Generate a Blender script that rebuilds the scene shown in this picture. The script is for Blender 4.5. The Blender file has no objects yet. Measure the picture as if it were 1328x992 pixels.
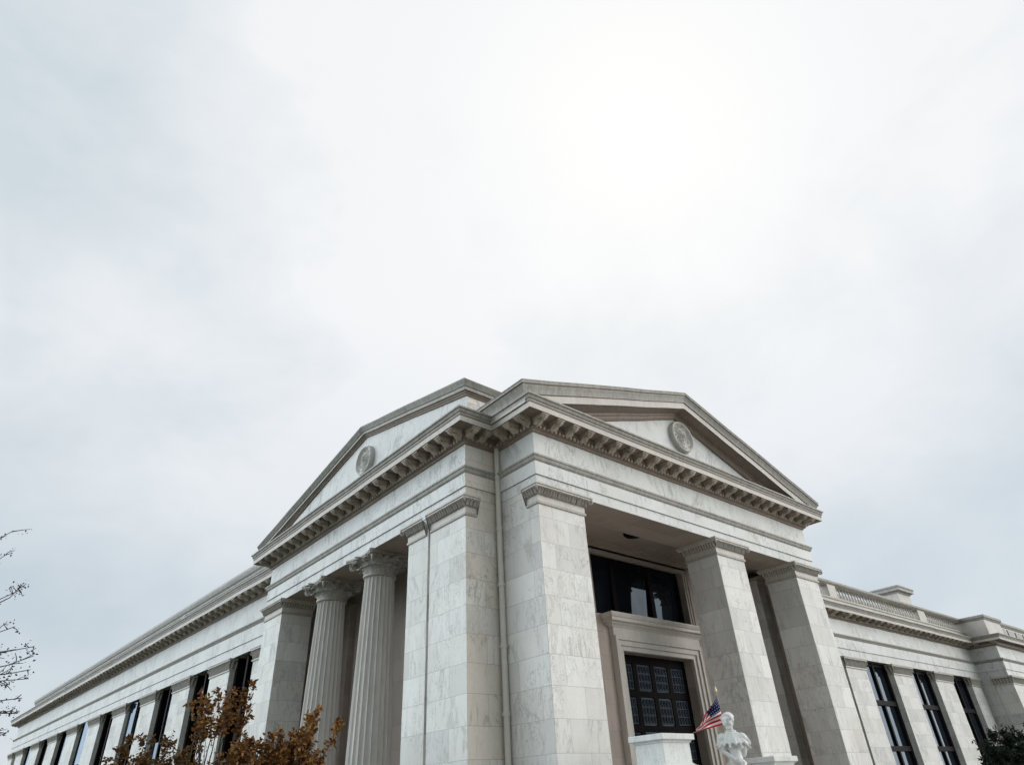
import bpy, bmesh, math, random
from mathutils import Vector, Matrix, noise as mnoise

sc = bpy.context.scene
COL = sc.collection
S = 0.75            # metres per drawing unit
CZ = 1.6            # height of the camera above the ground
R = math.radians
rnd = random.Random(7)

def T(p):           # drawing units (z counted from the eye) -> metres
    return (p[0] * S, p[1] * S, p[2] * S + CZ)

# ------------------------------------------------------------------ materials
class NT:
    def __init__(self, tree):
        self.t = tree
    def n(self, typ, **kw):
        nd = self.t.nodes.new(typ)
        for k, v in kw.items():
            if k in ('operation', 'blend_type', 'data_type', 'noise_dimensions', 'feature', 'sky_type', 'clamp',
                     'interpolation_type', 'vector_type', 'sun_disc', 'sun_elevation', 'sun_rotation', 'offset',
                     'offset_frequency', 'squash', 'wave_type', 'bands_direction', 'mode'):
                setattr(nd, k, v)
            else:
                key = int(k[1:]) if k[0] == 'i' and k[1:].isdigit() else k
                sock = nd.inputs[key]
                if isinstance(v, bpy.types.NodeSocket):
                    self.t.links.new(v, sock)
                else:
                    sock.default_value = v
        return nd
    def math(self, op, a, b=0.0, c=None, clamp=False):
        nd = self.t.nodes.new('ShaderNodeMath'); nd.operation = op; nd.use_clamp = clamp
        for i, v in enumerate((a, b, c)):
            if v is None: continue
            if isinstance(v, bpy.types.NodeSocket): self.t.links.new(v, nd.inputs[i])
            else: nd.inputs[i].default_value = v
        return nd.outputs[0]
    def ramp(self, fac, stops, interp='LINEAR'):
        nd = self.t.nodes.new('ShaderNodeValToRGB'); self.t.links.new(fac, nd.inputs[0])
        cr = nd.color_ramp; cr.interpolation = interp
        while len(cr.elements) < len(stops): cr.elements.new(0.5)
        for e, (p, c) in zip(cr.elements, stops):
            e.position = p; e.color = (c, c, c, 1) if isinstance(c, (int, float)) else (*c, 1)
        return nd.outputs[0]
    def mix(self, fac, a, b, blend='MIX'):
        nd = self.t.nodes.new('ShaderNodeMix'); nd.data_type = 'RGBA'; nd.blend_type = blend
        for i, v in ((0, fac), (6, a), (7, b)):
            if isinstance(v, bpy.types.NodeSocket): self.t.links.new(v, nd.inputs[i])
            elif i == 0: nd.inputs[0].default_value = v
            else: nd.inputs[i].default_value = (*v, 1) if len(v) == 3 else v
        return nd.outputs[2]
    def noise(self, vec, scale, detail=4, rough=.55, dist=0.0):
        nd = self.n('ShaderNodeTexNoise', Vector=vec, Scale=scale, Detail=detail, Roughness=rough, Distortion=dist)
        return nd.outputs[0]

def new_mat(name):
    m = bpy.data.materials.new(name); m.use_nodes = True
    nt = m.node_tree
    for nd in list(nt.nodes): nt.nodes.remove(nd)
    out = nt.nodes.new('ShaderNodeOutputMaterial'); b = nt.nodes.new('ShaderNodeBsdfPrincipled')
    nt.links.new(b.outputs[0], out.inputs[0])
    return m, NT(nt), b

def simple(name, col, rough=.6, metal=0., var=.15, scale=6., spec=.5):
    m, N, b = new_mat(name)
    geo = N.n('ShaderNodeNewGeometry').outputs['Position']
    f = N.noise(geo, scale, 5, .6)
    c = N.mix(f, tuple(x * (1 - var) for x in col), tuple(min(1, x * (1 + var)) for x in col))
    N.t.links.new(c, b.inputs['Base Color'])
    b.inputs['Roughness'].default_value = rough; b.inputs['Metallic'].default_value = metal
    b.inputs['Specular IOR Level'].default_value = spec
    return m

def stone(name, light, dark, joints=True, veins=.55, beige=0., bw=1.15, rh=.58, stain=.3, grain=.04, streak=0., bump=.25):
    """blocks of veined stone laid in courses, read from the world position so that joints run round the building"""
    m, N, b = new_mat(name)
    g = N.n('ShaderNodeNewGeometry')
    pos = g.outputs['Position']
    sp = N.n('ShaderNodeSeparateXYZ', i0=pos)
    sn = N.n('ShaderNodeSeparateXYZ', i0=g.outputs['True Normal'])
    ax = N.math('ABSOLUTE', sn.outputs[0]); ay = N.math('ABSOLUTE', sn.outputs[1]); az = N.math('ABSOLUTE', sn.outputs[2])
    facing_x = N.math('GREATER_THAN', ax, ay)
    u = N.math('ADD', N.math('MULTIPLY', sp.outputs[1], facing_x),
               N.math('MULTIPLY', sp.outputs[0], N.math('SUBTRACT', 1.0, facing_x)))
    flat = N.math('GREATER_THAN', az, .75)
    u2 = N.math('ADD', N.math('MULTIPLY', sp.outputs[0], flat), N.math('MULTIPLY', u, N.math('SUBTRACT', 1.0, flat)))
    v2 = N.math('ADD', N.math('MULTIPLY', sp.outputs[1], flat), N.math('MULTIPLY', sp.outputs[2], N.math('SUBTRACT', 1.0, flat)))
    wob = N.noise(pos, 3.0, 3)
    v2 = N.math('ADD', v2, N.math('MULTIPLY', N.math('SUBTRACT', wob, .5), .018))
    uv = N.n('ShaderNodeCombineXYZ', i0=u2, i1=v2).outputs[0]
    br = N.n('ShaderNodeTexBrick', Vector=uv, Scale=1.0, offset=.43, offset_frequency=2, **{
        'Color1': (0, 0, 0, 1), 'Color2': (1, 1, 1, 1), 'Mortar': (.5, .5, .5, 1),
        'Mortar Size': .0055, 'Mortar Smooth': .25, 'Bias': 0.0, 'Brick Width': bw, 'Row Height': rh})
    bl = br.outputs[0]; mort = br.outputs[1]
    # shift the veining from block to block
    off = N.n('ShaderNodeCombineXYZ', i0=N.math('MULTIPLY', bl, 7.3), i1=N.math('MULTIPLY', bl, 3.1), i2=N.math('MULTIPLY', bl, 11.7)).outputs[0]
    vp = N.n('ShaderNodeVectorMath', operation='ADD', i0=pos, i1=off).outputs[0] if joints else pos
    mp = N.n('ShaderNodeMapping', Vector=vp, Rotation=(R(28), R(34), R(15)), Scale=(1.5, 1.5, .5)).outputs[0]
    n1 = N.noise(mp, .75, 8, .62, .9)
    n2 = N.noise(mp, 3.6, 6, .65, 1.1)
    n3 = N.noise(vp, .9, 5, .6, .5)
    v1 = N.ramp(N.math('ABSOLUTE', N.math('SUBTRACT', n1, .5)), [(0, 1), (.006, .75), (.022, .14), (.06, 0)])
    v2_ = N.ramp(N.math('ABSOLUTE', N.math('SUBTRACT', n2, .5)), [(0, .8), (.006, .5), (.018, .06), (.04, 0)])
    mc = N.n('ShaderNodeMapping', Vector=vp, Rotation=(R(12), R(48), R(70)), Scale=(2.2, 2.2, .8)).outputs[0]
    crack = N.ramp(N.math('ABSOLUTE', N.math('SUBTRACT', N.noise(mc, 1.6, 9, .7, 1.6), .5)), [(0, 1), (.004, .85), (.010, .1), (.016, 0)])
    crack = N.math('MULTIPLY', crack, N.ramp(N.noise(pos, .75, 4), [(.47, 0), (.56, 1)]))
    mask = N.ramp(N.noise(vp, 1.1, 3), [(.44, 0), (.6, 1)])
    mask2 = N.ramp(N.noise(vp, 2.3, 3), [(.42, 0), (.62, 1)])
    vein = N.math('MAXIMUM', N.math('MULTIPLY', v1, mask), N.math('MULTIPLY', N.math('MULTIPLY', v2_, mask2), .35))
    cloud = N.ramp(n3, [(.25, 0), (.75, 1)])
    c = N.mix(cloud, tuple(x * .88 for x in light), light)
    if joints:
        tone = N.ramp(bl, [(0, .85), (.5, 1.0), (1, 1.07)])
        c = N.mix(1.0, c, tone, 'MULTIPLY')
    if beige:
        bm = N.ramp(N.math('FRACT', N.math('MULTIPLY', bl, 5.37)), [(.25, .25), (.55, 1)])
        c = N.mix(N.math('MULTIPLY', bm, beige), c, (.72, .64, .55))
    gr = N.noise(pos, 38, 3, .7)
    c = N.mix(1.0, c, N.ramp(gr, [(.25, 1 - grain * 2.5), (.75, 1 + grain)]), 'MULTIPLY')
    c = N.mix(N.math('MULTIPLY', vein, veins), c, dark)
    c = N.mix(N.math('MULTIPLY', crack, min(1, veins * 1.35)), c, tuple(x * .55 for x in dark))
    st = N.ramp(N.noise(N.n('ShaderNodeMapping', Vector=pos, Scale=(1.1, 1.1, .35)).outputs[0], 1.2, 6, .65), [(.48, 0), (.8, 1)])
    c = N.mix(N.math('MULTIPLY', st, stain), c, (.36, .32, .27))
    if streak:
        sk = N.ramp(N.noise(N.n('ShaderNodeMapping', Vector=pos, Scale=(9, 9, .8)).outputs[0], 1.0, 5, .7), [(.38, 0), (.72, 1)])
        c = N.mix(N.math('MULTIPLY', sk, streak), c, (.13, .11, .095))
    if joints:
        c = N.mix(N.math('MULTIPLY', mort, .5), c, (.20, .185, .165))
    if name == 'bracket':
        c = N.mix(1.0, c, N.ramp(N.n('ShaderNodeObjectInfo').outputs['Random'], [(0, .68), (1, 1.15)]), 'MULTIPLY')
    N.t.links.new(c, b.inputs['Base Color'])
    b.inputs['Roughness'].default_value = .62; b.inputs['Specular IOR Level'].default_value = .35
    h = N.math('SUBTRACT', N.math('MULTIPLY', N.noise(pos, 14, 5, .7), .5), N.math('MULTIPLY', vein, .35))
    if joints: h = N.math('SUBTRACT', h, N.math('MULTIPLY', mort, 1.1))
    bp = N.n('ShaderNodeBump', Strength=bump, Distance=.02, Height=h)
    N.t.links.new(bp.outputs[0], b.inputs['Normal'])
    return m

LIGHT = (.735, .728, .70)
M = {}
M['marble'] = stone('marble', LIGHT, (.21, .205, .20), veins=.46, stain=.34, streak=.04, beige=.16)
M['marble_plain'] = stone('marble_plain', (.70, .70, .685), (.19, .185, .18), joints=False, veins=.55, stain=.24, streak=.04)
M['marble_beige'] = stone('marble_beige', (.80, .77, .72), (.28, .25, .22), beige=.75, stain=.5, bw=1.5)
M['trim'] = stone('trim', (.63, .59, .54), (.3, .28, .26), joints=False, veins=.2, stain=.45, streak=.16, grain=.07)
M['grime_shade'] = stone('grime_shade', (.27, .205, .162), (.10, .075, .06), joints=False, veins=.3, stain=.5, grain=.1, streak=.55, bump=.5)  # dirty mouldings and undersides; also shade painted behind the capital leaves
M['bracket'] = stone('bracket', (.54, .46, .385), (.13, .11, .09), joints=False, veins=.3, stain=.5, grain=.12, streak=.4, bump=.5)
M['weathered'] = stone('weathered', (.43, .415, .38), (.13, .125, .12), joints=False, veins=.3, stain=.55, grain=.12, streak=.6, bump=.5)
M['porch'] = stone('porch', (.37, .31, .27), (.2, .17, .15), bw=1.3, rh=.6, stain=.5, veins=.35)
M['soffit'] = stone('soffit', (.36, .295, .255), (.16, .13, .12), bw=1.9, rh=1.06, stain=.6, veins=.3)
M['carved'] = stone('carved', (.52, .49, .45), (.2, .18, .16), joints=False, veins=.2, stain=.5, grain=.12, streak=.35, bump=.5)
M['relief'] = stone('relief', (.66, .64, .60), (.25, .23, .21), joints=False, veins=.2, stain=.4, grain=.1, streak=.2, bump=.4)
M['column'] = stone('column', (.68, .65, .61), (.3, .28, .27), joints=False, veins=.15, stain=.45, streak=.16)
M['bronze'] = simple('dark_bronze', (.006, .004, .0045), .7, 0, .3, spec=.1)
M['grille'] = simple('grille_metal', (.045, .058, .076), .6, 0, .5, 30, spec=.15)
M['white_stone'] = stone('white_stone', (.72, .735, .715), (.34, .33, .31), joints=False, veins=.3, stain=.42, streak=.16, grain=.06)
M['roof'] = simple('roof_lead', (.16, .17, .17), .7)
M['pipe'] = simple('painted_pipe', (.62, .58, .52), .5, 0, .2, 3)
M['bark'] = simple('bark', (.06, .045, .035), .9, 0, .4, 20)
M['dark_bark'] = simple('dark_bark', (.028, .026, .03), .9, 0, .4, 20)

def glass_mat():
    m, N, b = new_mat('window_glass')
    pos = N.n('ShaderNodeNewGeometry').outputs['Position']
    bp = N.n('ShaderNodeBump', Strength=.06, Distance=.05, Height=N.noise(pos, .9, 2)).outputs[0]
    b.inputs['Base Color'].default_value = (.006, .008, .012, 1); b.inputs['Roughness'].default_value = .6; b.inputs['Specular IOR Level'].default_value = 0
    dirt = N.ramp(N.noise(N.n('ShaderNodeMapping', Vector=pos, Scale=(2, 2, .6)).outputs[0], 2.2, 5, .65), [(.3, 1), (.75, .72)])
    gl = N.n('ShaderNodeBsdfGlossy', Color=N.mix(1.0, (.47, .555, .65), dirt, 'MULTIPLY'), Roughness=.03, Normal=bp)      # tinted, slightly wavy old glass
    fr = N.n('ShaderNodeFresnel', IOR=1.42, Normal=bp)
    mx = N.n('ShaderNodeMixShader', i0=fr.outputs[0], i1=b.outputs[0], i2=gl.outputs[0])
    out = [n for n in N.t.nodes if n.type == 'OUTPUT_MATERIAL'][0]; N.t.links.new(mx.outputs[0], out.inputs[0])
    return m
M['glass'] = glass_mat()

def leaf_mat(name, a, bcol, c3):
    m, N, b = new_mat(name)
    g = N.n('ShaderNodeNewGeometry')
    r = g.outputs['Random Per Island']
    c = N.ramp(r, [(0, a), (.5, bcol), (1, c3)])
    N.t.links.new(c, b.inputs['Base Color']); b.inputs['Roughness'].default_value = .55
    b.inputs['Specular IOR Level'].default_value = .3
    out = [n for n in N.t.nodes if n.type == 'OUTPUT_MATERIAL'][0]
    tr = N.n('ShaderNodeBsdfTranslucent', Color=c)
    mx = N.n('ShaderNodeMixShader', i0=.25, i1=b.outputs[0], i2=tr.outputs[0])
    N.t.links.new(mx.outputs[0], out.inputs[0])
    return m
M['leaf_rust'] = leaf_mat('leaf_rust', (.045, .018, .006), (.18, .075, .019), (.34, .18, .045))
M['leaf_olive'] = leaf_mat('leaf_olive', (.045, .019, .007), (.15, .07, .02), (.22, .14, .04))
M['leaf_dark'] = leaf_mat('leaf_dark', (.006, .011, .008), (.014, .024, .015), (.03, .045, .026))
M['leaf_bud'] = leaf_mat('leaf_bud', (.02, .02, .024), (.04, .036, .04), (.06, .05, .05))

# ------------------------------------------------------------------ mesh builder
class MB:
    def __init__(self): self.v = []; self.f = []; self.m = []
    def add(self, vs, fs, mi=0, raw=False):
        o = len(self.v); self.v += [tuple(p) if raw else T(p) for p in vs]
        for i, f in enumerate(fs):
            self.f.append([o + k for k in f]); self.m.append(mi[i] if isinstance(mi, (list, tuple)) else mi)
    def box(self, x0, x1, y0, y1, z0, z1, mi=0):
        vs = [(x, y, z) for x in (x0, x1) for y in (y0, y1) for z in (z0, z1)]
        # faces: -x +x -y +y -z +z
        self.add(vs, [(0, 1, 3, 2), (4, 6, 7, 5), (0, 4, 5, 1), (2, 3, 7, 6), (0, 2, 6, 4), (1, 5, 7, 3)], mi)
    def sweep(self, path, prof, closed=False, mats=0, pclosed=False, zs=None, pre=None, post=None, seg={}):
        """prof: list of (out, z) from bottom to top; path: list of (x, y), outward side on its left"""
        n = len(path); k = len(prof); rings = []
        for i, p in enumerate(path):
            def nrm(a, b):
                d = Vector((b[0] - a[0], b[1] - a[1])).normalized(); return Vector((-d.y, d.x))
            ns = []
            if closed or i > 0: ns.append(nrm(path[i - 1], p))
            elif pre: ns.append(nrm(pre, p))
            if closed or i < n - 1: ns.append(nrm(p, path[(i + 1) % n]))
            elif post: ns.append(nrm(p, post))
            m = ns[0] if len(ns) == 1 else (ns[0] + ns[1]) / (1 + ns[0].dot(ns[1]))
            rings.append([(p[0] + m.x * o, p[1] + m.y * o, z + (zs[i] if zs else 0)) for o, z in prof])
        vs = [q for r in rings for q in r]; fs = []; mi = []
        for i in range(n if closed else n - 1):
            a = i * k; b = ((i + 1) % n) * k
            for j in range(k if pclosed else k - 1):
                j2 = (j + 1) % k
                fs.append((a + j, b + j, b + j2, a + j2)); mm = mats[j] if isinstance(mats, (list, tuple)) else mats; mi.append(seg.get((i, mm), mm))
        if not closed:
            m0 = mats[0] if isinstance(mats, (list, tuple)) else mats
            fs.append(tuple(range(k))); mi.append(m0)
            fs.append(tuple((n - 1) * k + j for j in range(k))); mi.append(m0)
        self.add(vs, fs, mi)
    def lathe(self, cx, cy, prof, seg=24, mi=0, flutes=0, depth=0., raw=False):
        k = len(prof); vs = []; fs = []
        for r, z in prof:
            for i in range(seg):
                a = 2 * math.pi * i / seg; rr = r
                if flutes and r > 0:
                    ph = (a * flutes / (2 * math.pi)) % 1.0
                    t = abs(ph - .5) * 2                         # 1 on the arris, 0 in the middle of the flute
                    rr = r - depth * (math.sqrt(max(0, 1 - (t / .86) ** 2)) if t < .86 else 0)
                vs.append((cx + rr * math.cos(a), cy + rr * math.sin(a), z))
        for j in range(k - 1):
            for i in range(seg):
                i2 = (i + 1) % seg
                fs.append((j * seg + i, j * seg + i2, (j + 1) * seg + i2, (j + 1) * seg + i))
        fs.append(tuple(reversed(range(seg)))); fs.append(tuple((k - 1) * seg + i for i in range(seg)))
        self.add(vs, fs, mi, raw)
    def tube(self, pts, rads, seg=6, mi=0, raw=True):
        rings = []; n = len(pts)
        up = Vector((0, 0, 1)); prev = None
        for i in range(n):
            p = Vector(pts[i]); d = (Vector(pts[min(i + 1, n - 1)]) - Vector(pts[max(i - 1, 0)]))
            d = d.normalized() if d.length > 1e-9 else up
            a = (prev - d * prev.dot(d)) if prev is not None else d.orthogonal()
            a = a.normalized() if a.length > 1e-6 else d.orthogonal().normalized(); prev = a
            b = d.cross(a)
            rings.append([p + (a * math.cos(2 * math.pi * k / seg) + b * math.sin(2 * math.pi * k / seg)) * rads[i] for k in range(seg)])
        vs = [q for r in rings for q in r]; fs = []
        for i in range(n - 1):
            for k in range(seg):
                k2 = (k + 1) % seg
                fs.append((i * seg + k, i * seg + k2, (i + 1) * seg + k2, (i + 1) * seg + k))
        fs.append(tuple(reversed(range(seg)))); fs.append(tuple((n - 1) * seg + k for k in range(seg)))
        self.add(vs, fs, mi, raw)
    def prism(self, poly, axis, a, b, mi=0):
        """poly in the plane across AXIS, extruded from a to b along it"""
        def at(p, t): return {'x': (t, p[0], p[1]), 'y': (p[0], t, p[1]), 'z': (p[0], p[1], t)}[axis]
        n = len(poly); vs = [at(p, a) for p in poly] + [at(p, b) for p in poly]
        fs = [tuple(range(n)), tuple(reversed(range(n, 2 * n)))] + [(i, (i + 1) % n, n + (i + 1) % n, n + i) for i in range(n)]
        self.add(vs, fs, mi)
    def build(self, name, mats, parent=None, loc=None, smooth=False, bevel=0., recalc=True, kind=None, label=None):
        """linked as ONE object; LOC is the world position of its origin (default: that of the thing it belongs to)"""
        base = Vector(wloc(parent)) if parent is not None else Vector((0, 0, 0))
        org = Vector(loc) if loc is not None else base
        me = bpy.data.meshes.new(name)
        me.from_pydata([tuple(Vector(p) - org) for p in self.v], [], self.f)
        ms = mats if isinstance(mats, (list, tuple)) else [mats]
        for m in ms: me.materials.append(m)
        me.polygons.foreach_set('material_index', self.m)
        if recalc:
            bm = bmesh.new(); bm.from_mesh(me); bmesh.ops.recalc_face_normals(bm, faces=bm.faces); bm.to_mesh(me); bm.free()
        if smooth: me.polygons.foreach_set('use_smooth', [True] * len(me.polygons))
        o = bpy.data.objects.new(name, me); COL.objects.link(o)
        if parent is not None: o.parent = parent
        o.location = org - base
        if bevel:
            bv = o.modifiers.new('bevel', 'BEVEL'); bv.width = bevel; bv.segments = 2; bv.limit_method = 'ANGLE'; bv.angle_limit = R(40)
        if kind: o['kind'] = kind
        if label: o['label'] = label
        return o

def wloc(o):
    v = Vector((0, 0, 0))
    while o is not None: v = v + o.location; o = o.parent
    return v

def empty(name, loc, label, cat, group=None):
    o = bpy.data.objects.new(name, None); COL.objects.link(o); o.location = loc; o.empty_display_size = .3
    o['label'] = label; o['category'] = cat
    if group: o['group'] = group
    return o

def copy_part(o, parent, delta, rot=None):
    c = o.copy(); COL.objects.link(c); c.parent = parent
    c.location = Vector(o.location) + Vector(delta)
    if rot is not None: c.rotation_euler.z = rot
    for ch in o.children:
        d = ch.copy(); COL.objects.link(d); d.parent = c
    return c

# ------------------------------------------------------------------ measures (drawing units)
X0, Y0, WR = 12.575, 13.409, 16.762         # portico that faces -y
X1, Y1, WL = 11.28, 15.35, 15.858           # portico that faces -x
XE, YE = X0 + WR, Y1 + WL
ZA, ZB, ZC, ZS, ZD = 10.0, 8.98, 8.51, 8.15, 7.58   # frieze top, moulding, fascia, soffit, shaft top
ZE, ZP, ZG = 10.83, -.35, -CZ / S           # cornice top, porch floor, ground
CP, DP = .78, 1.42
YW, XW = 16.8, 14.5                         # back walls of the porches

bld = empty('neoclassical_building', T((X0, Y0, ZG)),
            'large white marble neoclassical building with two pedimented porticos meeting at its corner', 'building')

# ---- carved band capital of square piers: closed clockwise loop
def rect(x0, x1, y0, y1): return [(x0, y0), (x0, y1), (x1, y1), (x1, y0)]   # clockwise seen from above
def leafy(mb, path, z0, z1, o0, o1, step, mi=0, closed=True, deep=.05, lean=1.0):
    """little upright leaves side by side, leaning out, along a path"""
    n = len(path)
    for i in range(n if closed else n - 1):
        a = Vector(path[i]); b = Vector(path[(i + 1) % n]); d = (b - a); L = d.length; d.normalize(); nn = Vector((-d.y, d.x))
        cnt = max(1, int((L + 2 * o0) / step)); st = (L + 2 * o0) / cnt
        for q in range(cnt):
            c = a + d * (-o0 + st * (q + .5)); w = st * .40; h = (z1 - z0)
            j = rnd.uniform(-.015, .015)
            pts = []
            for t, wd, o in ((0, 1.0, 0), (.35, 1.05, .35), (.7, .8, .75), (.92, .45, 1.15), (.84, .25, 1.4)):
                oo = o0 + (o1 - o0) * o * lean + j
                for s in (-1, 0, 1):
                    p = c + d * (w * wd * s) + nn * (oo + (deep if s == 0 else 0))
                    pts.append((p.x, p.y, z0 + h * t))
            fs = [(r * 3 + k, r * 3 + k + 1, r * 3 + k + 4, r * 3 + k + 3) for r in range(4) for k in range(2)]
            mb.add(pts, fs, mi)

def curl(mb, x, y, z, dx, dy, r=.09, mi=0):
    """small volute hanging at the corner of a capital, facing the diagonal (dx, dy)"""
    d = Vector((dx, dy, 0)).normalized(); pts = []; rads = []
    for i in range(15):
        t = i / 14; a = R(100) - t * R(480); rr = r * (1 - .72 * t)
        pts.append(Vector((x, y, z)) + d * (rr * math.cos(a)) + Vector((0, 0, rr * math.sin(a)))); rads.append(.04 * (1 - .4 * t) * S)
    mb.tube([T(p) for p in pts], rads, 6, mi)

def pier_capital(path, name_parent, closed=True, z0=ZD, z1=ZS, corners=(), big=1.0):
    h = z1 - z0
    k = MB()
    prof = [(.0, z0 - .05), (.045, z0 - .03), (.05, z0 + .03), (.02, z0 + .06), (.02, z0 + h * .42), (.05, z0 + h * .46),
            (.06, z0 + h * .52), (.15 * big, z0 + h * .76), (.20 * big, z0 + h * .80), (.20 * big, z0 + h * .88), (.235 * big, z0 + h * .91), (.235 * big, z1 + .012)]
    mt = [1, 1, 1, 0, 1, 2, 2, 0, 0, 1, 0]  # band behind the leaves is dark: shade of the carved gaps put into colour
    k.sweep(path, prof, closed, mt)
    leafy(k, path, z0 + h * .44, z0 + h * .82, .06, .16 * big, .115, 1, closed, .05, 1.0)
    for (x, y, dx, dy) in corners: curl(k, x + dx * .16 * big, y + dy * .16 * big, z0 + h * .72, dx, dy, .085, 1)
    return k.build('capital', [M['trim'], M['carved'], M['grime_shade']], name_parent)

def pier(x0, x1, y0, y1, mats=0, mlist=None, corners=None, cpath=None):
    b = MB(); b.box(x0, x1, y0, y1, ZP + .5, ZS - .003, mats)
    b.box(x0 - .16, x1 + .16, y0 - .16, y1 + .16, ZP, ZP + .26, 0)
    b.sweep(rect(x0, x1, y0, y1), [(.14, ZP + .262), (.15, ZP + .34), (.11, ZP + .40), (.06, ZP + .42), (.05, ZP + .5), (0, ZP + .502)], True, 0)
    o = b.build('pier', mlist or [M['marble']], bld, bevel=.012)
    cs = corners if corners is not None else [(x0, y0, -1, -1), (x1, y0, 1, -1)]
    pier_capital(cpath or rect(x0, x1, y0, y1), o, closed=cpath is None, corners=cs)
    return o

# portico facing -y : corner pier, two free piers
pier(X0, X0 + 1.987, Y0, Y0 + 1.93, cpath=[(X0 + 1.987, Y0 + 1.9), (X0 + 1.987, Y0), (X0, Y0), (X0, Y0 + .5)])
pier(X0 + 9.136, X0 + 10.969, Y0, Y0 + DP)
pier(X0 + 14.909, XE, Y0, Y0 + DP)
# portico facing -x : corner pier (its side towards the re-entrant corner is stained), narrow pilaster, far pier
pier(X1, X0 - .004, Y1, Y1 + 1.975, [0, 0, 1, 0, 0, 0], [M['marble'], M['marble_beige']], corners=[(X1, Y1, -1, -1)], cpath=[(X1 + .42, Y1), (X1, Y1), (X1, Y1 + 1.95)])
pier(X1 + .02, X0, Y1 + 2.12, Y1 + 3.346, corners=[(X1 + .02, Y1 + 3.346, -1, 1)], cpath=[(X1 + .02, Y1 + 2.2), (X1 + .02, Y1 + 3.346), (X0, Y1 + 3.346)])
pier(X1, X1 + DP, Y1 + 13.9, YE, corners=[(X1, Y1 + 13.9, -1, -1)])

# ---- fluted columns with leafy capitals
def column(cx, cy):
    b = MB()
    zt = 7.42; rb, rt = .76, .56
    prof = []
    for i in range(25):
        t = i / 24; z = ZP + .55 + (zt - ZP - .55) * t
        prof.append((rb + (rt - rb) * (t ** 1.25), z))
    b.lathe(cx, cy, prof, 192, 0, 22, .062)
    o = b.build('column', [M['column']], bld)
    c = MB(); c.box(cx - 1.02, cx + 1.02, cy - 1.02, cy + 1.02, ZP, ZP + .2)
    c.lathe(cx, cy, [(.9, ZP + .202), (1.0, ZP + .26), (.98, ZP + .33), (.84, ZP + .36), (.82, ZP + .42), (.9, ZP + .46), (.88, ZP + .53), (.78, ZP + .56)], 40)
    c.build('base', [M['column']], o)
    k = MB()
    k.lathe(cx, cy, [(rt + .0, zt - .06), (rt + .07, zt - .03), (rt + .07, zt + .03), (rt, zt + .05), (rt - .02, zt + .2), (rt + .06, zt + .42), (rt + .2, ZS - .14), (rt + .2, ZS - .10)], 36, 0)
    rr = random.Random(int(cx * 100 + cy * 10))
    def leaf(a, z0, h, r0, out, w):
        ca, sa = math.cos(a), math.sin(a); pts = []
        rows = [(0, .8, 0), (.3, 1.0, .03), (.6, 1.05, .14), (.85, .9, .42), (1.0, .62, .8), (.93, .4, 1.05), (.82, .2, 1.0)]
        for (t, wd, o_) in rows:
            for s in (-2, -1, 0, 1, 2):
                jag = (.82 if abs(s) == 2 and rr.random() < .5 else 1)
                ww = w * wd * s / 2 * jag; ro = r0 + out * o_ + (.05 if s == 0 else .015 if abs(s) == 1 else -.02) + rr.uniform(-.012, .012)
                pts.append((cx + ca * ro - sa * ww, cy + sa * ro + ca * ww, z0 + h * t + rr.uniform(-.01, .01) - (.03 if abs(s) == 2 else 0)))
        fs = [(r * 5 + q, r * 5 + q + 1, r * 5 + q + 6, r * 5 + q + 5) for r in range(len(rows) - 1) for q in range(4)]
        k.add(pts, fs, 0)
    for i in range(12): leaf(2 * math.pi * i / 12, zt + .04, .30, rt + .0, .26 + rr.uniform(-.04, .05), .30)
    for i in range(12): leaf(2 * math.pi * (i + .5) / 12, zt + .08, .47, rt + .01, .36 + rr.uniform(-.05, .06), .26)
    for i in range(16): leaf(2 * math.pi * (i + .3) / 16, zt + .22, .40 + rr.uniform(-.06, .05), rt + .08, .42 + rr.uniform(-.08, .10), .16)
    for i in range(4):
        a = math.pi / 4 + i * math.pi / 2
        leaf(a, zt + .25, .36, rt + .1, .5, .34)
        for da in (-.2, .2):
            leaf(a + da, zt + .2, .40, rt + .08, .40, .2)
        dx, dy = math.cos(a), math.sin(a)
        pts = []; rads = []
        for q in range(20):
            t = q / 19; an = R(110) - t * R(560); rad = .13 * (1 - .7 * t)
            p = Vector((cx + dx * (rt + .52), cy + dy * (rt + .52), ZS - .27)) + Vector((dx, dy, 0)) * (rad * math.cos(an)) + Vector((0, 0, rad * math.sin(an)))
            pts.append(T(p)); rads.append(.045 * S)
        k.tube(pts, rads, 6)
    # concave abacus
    ab = []; hw = 1.06
    for i in range(4):
        a0 = math.pi / 4 + i * math.pi / 2; a1 = a0 + math.pi / 2
        P0 = Vector((math.cos(a0), math.sin(a0))) * hw * 1.36; P1 = Vector((math.cos(a1), math.sin(a1))) * hw * 1.36
        mid = (P0 + P1) / 2; inn = -mid.normalized() * .2
        for t in (.06, .2, .35, .5, .65, .8, .94):
            p = P0.lerp(P1, t) + inn * (4 * t * (1 - t)); ab.append((cx + p.x, cy + p.y))
    k.prism(ab, 'z', ZS - .115, ZS - .06); k.prism([(cx + (p[0] - cx) * 1.04, cy + (p[1] - cy) * 1.04) for p in ab], 'z', ZS - .058, ZS + .012)
    k.build('capital', [M['carved']], o)
    return o
column(X1 + .85, 22.08)
column(X1 + .85, 26.09)

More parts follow.
